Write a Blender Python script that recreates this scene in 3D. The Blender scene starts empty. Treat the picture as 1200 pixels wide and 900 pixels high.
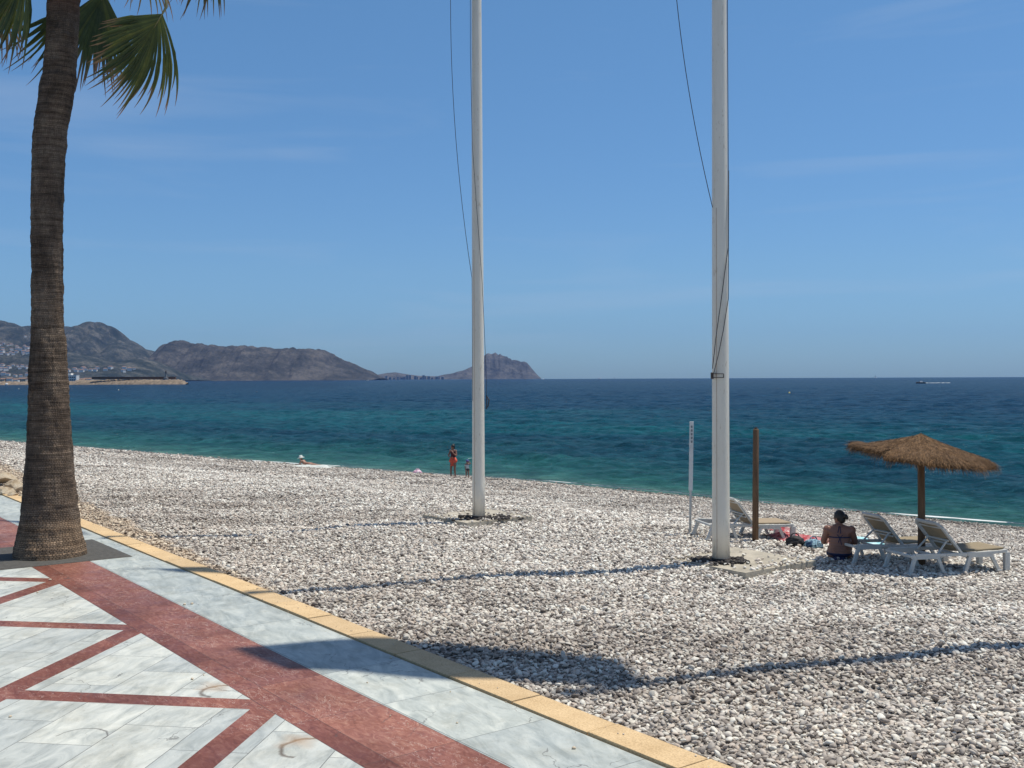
import bpy, bmesh, math, random
import numpy as np
from mathutils import Vector, Matrix
from mathutils.bvhtree import BVHTree
random.seed(5)
RNG = np.random.default_rng(11)
SC = bpy.context.scene
COL = SC.collection

# ------------------------------------------------------------------ camera, world, sun, exposure
F = 1230.0                      # focal length in pixels of a 1200 wide picture
H = 2.95
cd = bpy.data.cameras.new('camera')
cam = bpy.data.objects.new('camera', cd)
COL.objects.link(cam)
cd.sensor_width = 36.0
cd.lens = 36.0 * F / 1200.0
cd.clip_start = 0.1
cd.clip_end = 40000
cam.matrix_world = (Matrix.Translation((0, 0, H)) @ Matrix.Rotation(math.radians(90 - 0.30), 4, 'X')
                    @ Matrix.Rotation(math.radians(-0.24), 4, 'Z'))
SC.camera = cam
SUN_AZ = Vector((0.958, 0.287))           # horizontal direction towards the sun
SUN_EL = math.radians(70)
w = bpy.data.worlds.new('World')
SC.world = w
w.use_nodes = True
nt = w.node_tree
nt.nodes.clear()
N = nt.nodes.new
out = N('ShaderNodeOutputWorld'); bg = N('ShaderNodeBackground'); sky = N('ShaderNodeTexSky')
sky.sky_type = 'NISHITA'; sky.sun_disc = False
sky.sun_elevation = SUN_EL
sky.sun_rotation = math.atan2(SUN_AZ.x, SUN_AZ.y)
sky.altitude = 0; sky.air_density = 1.0; sky.dust_density = 0.3; sky.ozone_density = 3.5
bg.inputs['Strength'].default_value = 0.113
tc = N('ShaderNodeTexCoord'); mp = N('ShaderNodeMapping'); ns = N('ShaderNodeTexNoise'); rp = N('ShaderNodeValToRGB')
mp.inputs['Scale'].default_value = (1.3, 1.3, 12.0); mp.inputs['Rotation'].default_value = (0.05, 0.10, 0.3)
ns.inputs['Scale'].default_value = 1.7; ns.inputs['Detail'].default_value = 6; ns.inputs['Roughness'].default_value = 0.55
ns.inputs['Distortion'].default_value = 0.5
rp.color_ramp.elements[0].position = 0.53; rp.color_ramp.elements[1].position = 0.78
rp.color_ramp.elements[1].color = (0.22, 0.22, 0.22, 1)
mix = N('ShaderNodeMix'); mix.data_type = 'RGBA'
nt.links.new(tc.outputs['Generated'], mp.inputs['Vector']); nt.links.new(mp.outputs[0], ns.inputs['Vector'])
nt.links.new(ns.outputs['Fac'], rp.inputs[0]); nt.links.new(rp.outputs[0], mix.inputs['Factor'])
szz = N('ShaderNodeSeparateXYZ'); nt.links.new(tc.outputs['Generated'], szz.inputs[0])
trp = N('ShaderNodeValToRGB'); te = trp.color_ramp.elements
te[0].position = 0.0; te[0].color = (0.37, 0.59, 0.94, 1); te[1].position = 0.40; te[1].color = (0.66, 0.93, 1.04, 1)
e_ = te.new(0.10); e_.color = (0.515, 0.72, 0.93, 1); e_ = te.new(0.70); e_.color = (1.05, 0.92, 0.78, 1)  # last stop warms the unseen overhead sky so shadows turn less blue
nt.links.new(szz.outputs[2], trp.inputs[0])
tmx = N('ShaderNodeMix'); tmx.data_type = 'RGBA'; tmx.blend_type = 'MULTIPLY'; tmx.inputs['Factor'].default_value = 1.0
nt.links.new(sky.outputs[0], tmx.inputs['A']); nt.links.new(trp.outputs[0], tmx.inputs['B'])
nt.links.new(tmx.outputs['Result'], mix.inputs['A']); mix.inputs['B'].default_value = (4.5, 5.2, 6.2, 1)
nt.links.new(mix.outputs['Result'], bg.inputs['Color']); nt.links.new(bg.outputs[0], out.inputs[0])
sd = bpy.data.lights.new('sun', 'SUN'); sd.energy = 4.2; sd.angle = math.radians(0.53); sd.color = (1.0, 0.955, 0.85)
so = bpy.data.objects.new('sun', sd); COL.objects.link(so)
SUN = Vector((SUN_AZ.x * math.cos(SUN_EL), SUN_AZ.y * math.cos(SUN_EL), math.sin(SUN_EL))).normalized()
so.rotation_euler = SUN.to_track_quat('Z', 'Y').to_euler(); so.location = (20, 6, 60)
SC.view_settings.view_transform = 'Standard'; SC.view_settings.look = 'None'
SC.view_settings.exposure = 0.0; SC.view_settings.gamma = 1.0

# ------------------------------------------------------------------ helpers
CR = cam.matrix_world.to_3x3()
def ray(px, py):
    return (CR @ Vector(((px - 600) / F, (450 - py) / F, -1)))
def at(px, py, z=0.0):
    d = ray(px, py); t = (z - H) / d.z
    return Vector((0, 0, H)) + d * t
def atd(px, py, Y):
    d = ray(px, py); t = Y / d.y
    return Vector((0, 0, H)) + d * t

def hash2(ix, iy, s=0):
    h = (ix.astype(np.int64) * 374761393 + iy.astype(np.int64) * 668265263 + s * 982451653) & 0x7fffffff
    h = ((h ^ (h >> 13)) * 1274126177) & 0x7fffffff
    return ((h ^ (h >> 16)) & 0xffff) / 65535.0
def vnoise(x, y, s=0):
    x = np.asarray(x, float); y = np.asarray(y, float)
    ix = np.floor(x); iy = np.floor(y); fx = x - ix; fy = y - iy
    fx = fx * fx * (3 - 2 * fx); fy = fy * fy * (3 - 2 * fy)
    a = hash2(ix, iy, s); b = hash2(ix + 1, iy, s); c = hash2(ix, iy + 1, s); d = hash2(ix + 1, iy + 1, s)
    return (a * (1 - fx) + b * fx) * (1 - fy) + (c * (1 - fx) + d * fx) * fy
def fbm(x, y, o=4, s=0):
    r = 0; a = 0.5; t = 0
    for i in range(o):
        r = r + a * vnoise(x * 2 ** i, y * 2 ** i, s + i); t += a; a *= 0.5
    return r / t

def tag(o, label=None, cat=None, group=None, kind=None):
    if label: o['label'] = label
    if cat: o['category'] = cat
    if group: o['group'] = group
    if kind: o['kind'] = kind
    return o
def empty(name, loc, rz=0.0):
    o = bpy.data.objects.new(name, None); COL.objects.link(o)
    o.location = loc; o.rotation_euler = (0, 0, rz); o.empty_display_size = 0.2
    return o
def link(name, me, m, parent=None, smooth=False):
    o = bpy.data.objects.new(name, me); COL.objects.link(o)
    if m is not None and len(me.materials) == 0: me.materials.append(m)
    if parent is not None: o.parent = parent
    if smooth:
        me.polygons.foreach_set('use_smooth', np.ones(len(me.polygons), bool))
    return o
def grid_mesh(name, P, m, parent=None, smooth=True, wrap=False):
    """P: array (r, c, 3)"""
    r, c = P.shape[:2]
    me = bpy.data.meshes.new(name)
    idx = np.arange(r * c).reshape(r, c)
    if wrap: idx = np.concatenate([idx, idx[:, :1]], 1)
    q = np.stack([idx[:-1, :-1], idx[:-1, 1:], idx[1:, 1:], idx[1:, :-1]], -1).reshape(-1, 4)
    fast_mesh(me, P.reshape(-1, 3), q)
    return link(name, me, m, parent, smooth)
def fast_mesh(me, V, Q):
    V = np.asarray(V, np.float32); Q = np.asarray(Q, np.int32); k = Q.shape[1]
    me.vertices.add(len(V)); me.vertices.foreach_set('co', V.ravel())
    me.loops.add(Q.size); me.loops.foreach_set('vertex_index', Q.ravel())
    me.polygons.add(len(Q)); me.polygons.foreach_set('loop_start', np.arange(0, Q.size, k, dtype=np.int32))
    me.update(calc_edges=True); me.validate()

class MB:
    def __init__(s): s.v = []; s.f = []
    def add(s, vs, fs):
        n = len(s.v); s.v += [tuple(v) for v in vs]; s.f += [tuple(i + n for i in f) for f in fs]
    def box(s, c, size, rot=None, taper=1.0):
        c = Vector(c); hx, hy, hz = size[0] / 2, size[1] / 2, size[2] / 2
        vs = []
        for z in (-hz, hz):
            k = 1 if z < 0 else taper
            for x, y in ((-hx, -hy), (hx, -hy), (hx, hy), (-hx, hy)):
                v = Vector((x * k, y * k, z))
                if rot is not None: v = rot @ v
                vs.append(c + v)
        s.add(vs, [(0, 3, 2, 1), (4, 5, 6, 7), (0, 1, 5, 4), (1, 2, 6, 5), (2, 3, 7, 6), (3, 0, 4, 7)])
    def bar(s, a, b, wd, ht, up=(0, 0, 1)):
        a = Vector(a); b = Vector(b); d = b - a; L = d.length; d.normalize()
        up = Vector(up); sd_ = d.cross(up)
        if sd_.length < 1e-4: sd_ = Vector((1, 0, 0))
        sd_.normalize(); u2 = sd_.cross(d)
        R = Matrix((d, sd_, u2)).transposed()
        s.box((a + b) / 2, (L, wd, ht), R)
    def tube(s, pts, rad, n=8, cap=True):
        pts = [Vector(p) for p in pts]
        if not hasattr(rad, '__len__'): rad = [rad] * len(pts)
        vs = []; prev = None
        for i, p in enumerate(pts):
            t = (pts[min(i + 1, len(pts) - 1)] - pts[max(i - 1, 0)]).normalized()
            if prev is None:
                prev = t.orthogonal().normalized()
            prev = (prev - t * prev.dot(t)).normalized(); b = t.cross(prev)
            for k in range(n):
                a = 2 * math.pi * k / n
                vs.append(p + (prev * math.cos(a) + b * math.sin(a)) * rad[i])
        fs = []
        for i in range(len(pts) - 1):
            for k in range(n):
                k2 = (k + 1) % n
                fs.append((i * n + k, i * n + k2, (i + 1) * n + k2, (i + 1) * n + k))
        if cap:
            fs.append(tuple(reversed(range(n)))); fs.append(tuple(range((len(pts) - 1) * n, len(pts) * n)))
        s.add(vs, fs)
    def lathe(s, prof, n=24, c=(0, 0, 0)):
        c = Vector(c); vs = []
        for r, z in prof:
            for k in range(n):
                a = 2 * math.pi * k / n; vs.append(c + Vector((r * math.cos(a), r * math.sin(a), z)))
        fs = []
        for i in range(len(prof) - 1):
            for k in range(n):
                k2 = (k + 1) % n; fs.append((i * n + k, i * n + k2, (i + 1) * n + k2, (i + 1) * n + k))
        fs.append(tuple(reversed(range(n)))); fs.append(tuple(range((len(prof) - 1) * n, len(prof) * n)))
        s.add(vs, fs)
    def ell(s, c, r, nu=16, nv=10, rot=None, wob=0, seed=0):
        c = Vector(c); vs = []; rnd = random.Random(seed)
        for j in range(nv + 1):
            th = math.pi * j / nv
            for i in range(nu):
                ph = 2 * math.pi * i / nu
                k = 1 + (rnd.uniform(-wob, wob) if wob else 0)
                v = Vector((r[0] * math.sin(th) * math.cos(ph) * k, r[1] * math.sin(th) * math.sin(ph) * k, r[2] * math.cos(th) * k))
                if rot is not None: v = rot @ v
                vs.append(c + v)
        fs = [(j * nu + i, (j + 1) * nu + i, (j + 1) * nu + (i + 1) % nu, j * nu + (i + 1) % nu) for j in range(nv) for i in range(nu)]
        s.add(vs, fs)
    def build(s, name, m, parent=None, smooth=False, bevel=0, sub=0):
        me = bpy.data.meshes.new(name); me.from_pydata(s.v, [], s.f); me.validate(); me.update()
        o = link(name, me, m, parent, smooth)
        if bevel:
            b = o.modifiers.new('bevel', 'BEVEL'); b.width = bevel; b.segments = 2; b.limit_method = 'ANGLE'
        if sub:
            b = o.modifiers.new('sub', 'SUBSURF'); b.levels = b.render_levels = sub
        return o

# ------------------------------------------------------------------ materials
def newmat(name):
    m = bpy.data.materials.new(name); m.use_nodes = True
    t = m.node_tree; p = t.nodes['Principled BSDF']
    return m, t, p
def ramp(t, fac, stops):
    r = t.nodes.new('ShaderNodeValToRGB'); e = r.color_ramp.elements
    while len(e) < len(stops): e.new(0.5)
    for i, (p, c) in enumerate(stops):
        e[i].position = p; e[i].color = (c[0], c[1], c[2], 1) if len(c) == 3 else c
    t.links.new(fac, r.inputs[0]); return r.outputs[0]
def noise(t, vec, scale, detail=4, rough=0.55, dist=0.0):
    n = t.nodes.new('ShaderNodeTexNoise'); n.inputs['Scale'].default_value = scale
    n.inputs['Detail'].default_value = detail; n.inputs['Roughness'].default_value = rough
    n.inputs['Distortion'].default_value = dist
    if vec is not None: t.links.new(vec, n.inputs['Vector'])
    return n.outputs['Fac']
def mapping(t, vec, scale=(1, 1, 1), rot=(0, 0, 0), loc=(0, 0, 0)):
    n = t.nodes.new('ShaderNodeMapping'); n.inputs['Scale'].default_value = scale
    n.inputs['Rotation'].default_value = rot; n.inputs['Location'].default_value = loc
    t.links.new(vec, n.inputs['Vector']); return n.outputs[0]
def math_(t, op, a, b=None, c=None):
    n = t.nodes.new('ShaderNodeMath'); n.operation = op
    for i, v in enumerate((a, b, c)):
        if v is None: continue
        if isinstance(v, (int, float)): n.inputs[i].default_value = v
        else: t.links.new(v, n.inputs[i])
    return n.outputs[0]
def mixc(t, fac, a, b, mode='MIX'):
    n = t.nodes.new('ShaderNodeMix'); n.data_type = 'RGBA'; n.blend_type = mode
    for k, v in (('Factor', fac), ('A', a), ('B', b)):
        i = [s for s in n.inputs if s.name == k and (s.type == 'VALUE' if k == 'Factor' else s.type == 'RGBA')][0]
        if isinstance(v, (int, float)): i.default_value = v
        elif isinstance(v, tuple): i.default_value = (v[0], v[1], v[2], 1)
        else: t.links.new(v, i)
    return [s for s in n.outputs if s.type == 'RGBA'][0]
def bump(t, p, h, strength=0.5, dist=0.02):
    b = t.nodes.new('ShaderNodeBump'); b.inputs['Strength'].default_value = strength; b.inputs['Distance'].default_value = dist
    t.links.new(h, b.inputs['Height']); t.links.new(b.outputs[0], p.inputs['Normal'])
def objco(t):
    return t.nodes.new('ShaderNodeTexCoord').outputs['Object']
def geopos(t):
    return t.nodes.new('ShaderNodeNewGeometry').outputs['Position']
def simple(name, c, rough=0.6, var=0.15, scale=8, bmp=0.2, bd=0.01, spec=0.5, metal=0, stretch=(1, 1, 1)):
    m, t, p = newmat(name)
    v = mapping(t, objco(t), stretch)
    n1 = noise(t, v, scale, 5, 0.6)
    lo = tuple(x * (1 - var) for x in c); hi = tuple(min(1, x * (1 + var)) for x in c)
    t.links.new(ramp(t, n1, [(0.3, lo), (0.7, hi)]), p.inputs['Base Color'])
    p.inputs['Roughness'].default_value = rough; p.inputs['Specular IOR Level'].default_value = spec
    p.inputs['Metallic'].default_value = metal
    if bmp: bump(t, p, noise(t, v, scale * 5, 3, 0.6), bmp, bd)
    return m

# ------------------------------------------------------------------ layout frames
C0 = Vector((-2.731, 13.133)); U = Vector((-0.600, 0.800)); V_ = Vector((-0.800, -0.600))   # along the kerb / into the promenade
def uv2w(u, v, z=0.0):
    p = C0 + U * u + V_ * v
    return Vector((p.x, p.y, z))
WX = np.array([-300, -120, -41.4, -15.3, 0, 9.95, 16.6, 60, 200.]); WY = np.array([310., 153, 84.9, 62.6, 50.9, 40.8, 34.05, -10, -152])
def sdist(x, y):
    return (np.interp(x, WX, WY) - y) * 0.75        # metres landward of the waterline
SEA = -1.95
def tz(x, y):
    x = np.asarray(x, float); y = np.asarray(y, float)
    s = sdist(x, y)
    t = np.clip(s / 20.5, -3, 1)
    z = SEA * (1 - t) * np.where(t > 0, (1 - np.exp(-((1 - t) * 12))) , 1)
    z = np.maximum(z, -6.5)
    v = (x - C0.x) * V_.x + (y - C0.y) * V_.y
    far = np.clip((-v - 0.4) / 1.5, 0, 1)
    und = (fbm(x * 0.35, y * 0.35, 3, 3) - 0.5) * 0.22 + (fbm(x * 1.3, y * 1.3, 2, 9) - 0.5) * 0.07
    z = z + und * far * np.clip(s / 3, 0, 1) - 0.035
    # small terraces left by waves, parallel to the waterline
    z = z + 0.035 * np.sin(s * 1.9 + 2.5 * fbm(x * 0.08, y * 0.08, 2, 4)) * np.clip((16 - s) / 5, 0, 1) * np.clip(s / 2, 0, 1)
    return z
def tz1(x, y): return float(tz(np.array([x]), np.array([y]))[0])
def shore_at(px, s):
    d = ray(px, 520); lo, hi = 5.0, 200.0
    for _ in range(50):
        Y = (lo + hi) / 2; X = d.x / d.y * Y
        if float(sdist(np.array([X]), np.array([Y]))[0]) > s: lo = Y
        else: hi = Y
    return Vector((X, Y, tz1(X, Y)))
def ground_at(px, py):
    z = 0.0
    for _ in range(12):
        p = at(px, py, z); z = tz1(p.x, p.y)
    return Vector((p.x, p.y, z))

# ------------------------------------------------------------------ ground (beach bed)
def beach_tint(t, pos):
    """slow colour patches of the beach: bands of darker stones parallel to the water, wet stones at its edge, sandy rubble by the kerb"""
    v = mapping(t, pos, (0.09, 0.8, 1), (0, 0, math.radians(48.6)))
    n = noise(t, v, 0.9, 3, 0.6, 0.3)
    c = ramp(t, n, [(0.36, (0.70, 0.675, 0.655)), (0.50, (0.95, 0.945, 0.935)), (0.70, (1.12, 1.115, 1.10))])
    v2 = mapping(t, pos, (0.16, 3.2, 1), (0, 0, math.radians(48.6)))
    n2 = noise(t, v2, 1.0, 4, 0.65, 0.2)
    sp = t.nodes.new('ShaderNodeSeparateXYZ'); t.links.new(pos, sp.inputs[0])
    low = ramp(t, math_(t, 'MULTIPLY', sp.outputs[2], -1.0), [(0.35, (0, 0, 0)), (0.9, (1, 1, 1))])
    c = mixc(t, low, c, mixc(t, 1.0, c, ramp(t, n2, [(0.38, (0.50, 0.48, 0.475)), (0.52, (0.90, 0.885, 0.875))]), 'MULTIPLY'))
    wet = ramp(t, math_(t, 'ADD', sp.outputs[2], 1.95), [(0.05, (0.48, 0.47, 0.46)), (0.12, (1, 1, 1))])
    c = mixc(t, 1.0, c, wet, 'MULTIPLY')
    # distance from the kerb line (into the beach)
    vk = math_(t, 'ADD', math_(t, 'MULTIPLY', math_(t, 'SUBTRACT', sp.outputs[0], C0.x), -V_.x), math_(t, 'MULTIPLY', math_(t, 'SUBTRACT', sp.outputs[1], C0.y), -V_.y))
    far_ = math_(t, 'ADD', math_(t, 'MULTIPLY', sp.outputs[1], 0.085), -0.85)
    sand = math_(t, 'SUBTRACT', math_(t, 'ADD', far_, math_(t, 'MULTIPLY', noise(t, pos, 1.3, 3), 0.9)), math_(t, 'MULTIPLY', vk, 1.1))
    sandf = ramp(t, sand, [(0.28, (0, 0, 0)), (0.42, (1, 1, 1))])
    nk = math_(t, 'ADD', vk, math_(t, 'MULTIPLY', math_(t, 'SUBTRACT', noise(t, pos, 0.5, 3), 0.5), 5.0))
    c = mixc(t, 1.0, c, ramp(t, math_(t, 'MULTIPLY', nk, 0.1), [(0.15, (1.03, 0.995, 0.95)), (0.60, (1.20, 1.195, 1.175))]), 'MULTIPLY')
    return mixc(t, math_(t, 'MULTIPLY', sandf, 0.7), c, (0.95, 0.78, 0.58))

m_bed, t, p = newmat('pebble bed')
pos = geopos(t)
vo = t.nodes.new('ShaderNodeTexVoronoi'); vo.inputs['Scale'].default_value = 22; t.links.new(pos, vo.inputs['Vector'])
vcol = t.nodes.new('ShaderNodeSeparateColor'); t.links.new(vo.outputs['Color'], vcol.inputs[0])
c1 = ramp(t, vcol.outputs[0], [(0.0, (0.20, 0.18, 0.17)), (0.5, (0.36, 0.34, 0.32)), (1.0, (0.58, 0.56, 0.54))])
t.links.new(mixc(t, 1.0, c1, beach_tint(t, pos), 'MULTIPLY'), p.inputs['Base Color'])
p.inputs['Roughness'].default_value = 0.85
inv = math_(t, 'MULTIPLY', vo.outputs['Distance'], -1.0)
bump(t, p, inv, 1.0, 0.06)
xs = np.concatenate([np.linspace(-320, -60, 30), np.arange(-58, 34, 0.30), np.linspace(36, 200, 20)])
ys = np.concatenate([np.linspace(-120, 4, 20), np.arange(5, 60, 0.30), np.arange(60, 110, 0.6), np.linspace(112, 420, 40)])
XX, YY = np.meshgrid(xs, ys)
ZZ = tz(XX, YY)
vv = (XX - C0.x) * V_.x + (YY - C0.y) * V_.y
ZZ = np.where(vv > 0.1, -0.30, ZZ)
ground = grid_mesh('ground', np.stack([XX, YY, ZZ], -1), m_bed)
tag(ground, kind='structure')

# ------------------------------------------------------------------ pebbles: real stones instanced on points
m_peb, t, p = newmat('beach pebble')
oi = t.nodes.new('ShaderNodeObjectInfo'); pos = geopos(t)
c1 = ramp(t, oi.outputs['Random'], [(0.0, (0.14, 0.12, 0.11)), (0.12, (0.30, 0.265, 0.24)), (0.28, (0.47, 0.43, 0.395)), (0.5, (0.61, 0.575, 0.54)),
                                  (0.62, (0.57, 0.49, 0.43)), (0.8, (0.72, 0.70, 0.645)), (1.0, (0.86, 0.85, 0.80))])
n1 = noise(t, pos, 30, 4, 0.6)
c2 = mixc(t, 1.0, c1, ramp(t, n1, [(0.3, (0.86, 0.86, 0.86)), (0.7, (1.08, 1.07, 1.05))]), 'MULTIPLY')
t.links.new(mixc(t, 1.0, c2, beach_tint(t, pos), 'MULTIPLY'), p.inputs['Base Color'])
p.inputs['Roughness'].default_value = 0.62; p.inputs['Specular IOR Level'].default_value = 0.35
pcol = bpy.data.collections.new('pebble shapes')
for k in range(9):
    bm = bmesh.new(); bmesh.ops.create_icosphere(bm, subdivisions=3 if k < 9 else 2, radius=0.5)
    rnd = random.Random(k); sx, sy, sz = 1.0, rnd.uniform(0.52, 0.84), rnd.uniform(0.28, 0.5)
    ds = [(Vector((rnd.uniform(-1, 1), rnd.uniform(-1, 1), rnd.uniform(-1, 1))).normalized(), rnd.uniform(0.32, 0.46)) for _ in range(6)]
    for v in bm.verts:
        for d, r in ds:                     # softly planed faces
            q = v.co.dot(d)
            if q > r: v.co -= d * (q - r) * 0.75
        v.co = Vector((v.co.x * sx * (1 + 0.25 * v.co.y * rnd.choice((1, 1))), v.co.y * sy, v.co.z * sz))
    for f in bm.faces: f.smooth = True
    me = bpy.data.meshes.new('pebble'); bm.to_mesh(me); bm.free(); me.materials.append(m_peb)
    pcol.objects.link(bpy.data.objects.new('pebble', me))
def scatter(y0, y1, cell, size):
    gx = np.arange(-60, 34, cell); gy = np.arange(y0, y1, cell)
    X, Y = np.meshgrid(gx, gy); X = X.ravel(); Y = Y.ravel()
    k = np.abs(X) < 0.54 * Y + 1.6; X = X[k]; Y = Y[k]
    X = X + RNG.uniform(-.6, .6, len(X)) * cell; Y = Y + RNG.uniform(-.6, .6, len(X)) * cell
    v = (X - C0.x) * V_.x + (Y - C0.y) * V_.y
    s = sdist(X, Y)
    k = (v < -0.37) & (s > -0.8); X = X[k]; Y = Y[k]
    sc = size * np.minimum(np.exp(RNG.normal(0, 0.27, len(X))), 1.75)
    return X, Y, sc
parts = [scatter(6.0, 15, 0.034, 0.052), scatter(15, 24, 0.038, 0.055), scatter(24, 36, 0.043, 0.056), scatter(36, 60, 0.062, 0.078), scatter(60, 98, 0.11, 0.13)]
PX, PY, PS = [np.concatenate(a) for a in zip(*parts)]
SLABS = []   # (centre, half size, angle) filled just below, pebbles mostly avoid them
for (cx, cy) in ((-0.75, 22.2), (3.62, 16.72)):
    SLABS.append((cx, cy))
SROT = math.atan2(0.8, -0.6) + math.radians(0)
keep = np.ones(len(PX), bool); onslab = np.zeros(len(PX), bool)
for cx, cy in SLABS:
    a = (PX - cx) * U.x + (PY - cy) * U.y; b = (PX - cx) * V_.x + (PY - cy) * V_.y
    d = np.maximum(np.abs(a), np.abs(b))
    ins = d < 0.84
    near = RNG.random(len(PX)) < np.where(d > 0.66, 0.30, 0.04) * (fbm(PX * 2.2, PY * 2.2, 2, 5) > 0.45)
    keep &= ~(ins & ~near); onslab |= ins
PX, PY, PS, onslab = PX[keep], PY[keep], PS[keep], onslab[keep]
PZ = tz(PX, PY) + RNG.uniform(-0.020, 0.026, len(PX)) * (PS / 0.06)
PZ[onslab] = 0.075
n = len(PX)
me = bpy.data.meshes.new('pebbles'); me.vertices.add(n)
me.vertices.foreach_set('co', np.stack([PX, PY, PZ], -1).astype(np.float32).ravel())
rot = np.stack([RNG.normal(0, 0.42, n), RNG.normal(0, 0.42, n), RNG.uniform(0, 6.28, n)], -1)
a = me.attributes.new('rot', 'FLOAT_VECTOR', 'POINT'); a.data.foreach_set('vector', rot.astype(np.float32).ravel())
a = me.attributes.new('siz', 'FLOAT', 'POINT'); a.data.foreach_set('value', PS.astype(np.float32))
a = me.attributes.new('pick', 'INT', 'POINT'); a.data.foreach_set('value', RNG.integers(0, 9, n).astype(np.int32))
me.update()
peb = link('pebbles', me, m_peb)
tag(peb, 'grey, white and tan rounded pebbles covering the whole beach', 'pebbles', kind='stuff')
g = bpy.data.node_groups.new('scatter pebbles', 'GeometryNodeTree')
g.interface.new_socket('Geometry', in_out='INPUT', socket_type='NodeSocketGeometry')
g.interface.new_socket('Geometry', in_out='OUTPUT', socket_type='NodeSocketGeometry')
gi = g.nodes.new('NodeGroupInput'); go = g.nodes.new('NodeGroupOutput'); iop = g.nodes.new('GeometryNodeInstanceOnPoints')
ci = g.nodes.new('GeometryNodeCollectionInfo'); ci.inputs['Collection'].default_value = pcol
ci.inputs['Separate Children'].default_value = True; ci.inputs['Reset Children'].default_value = True
def nattr(nm, typ):
    q = g.nodes.new('GeometryNodeInputNamedAttribute'); q.data_type = typ; q.inputs['Name'].default_value = nm; return q.outputs['Attribute']
g.links.new(gi.outputs[0], iop.inputs['Points']); g.links.new(ci.outputs[0], iop.inputs['Instance'])
iop.inputs['Pick Instance'].default_value = True
g.links.new(nattr('pick', 'INT'), iop.inputs['Instance Index'])
e2r = g.nodes.new('FunctionNodeEulerToRotation'); g.links.new(nattr('rot', 'FLOAT_VECTOR'), e2r.inputs[0])
g.links.new(e2r.outputs[0], iop.inputs['Rotation'])
g.links.new(nattr('siz', 'FLOAT'), iop.inputs['Scale'])
g.links.new(iop.outputs[0], go.inputs[0])
gm = peb.modifiers.new('scatter', 'NODES'); gm.node_group = g
print('pebbles', n)

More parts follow.
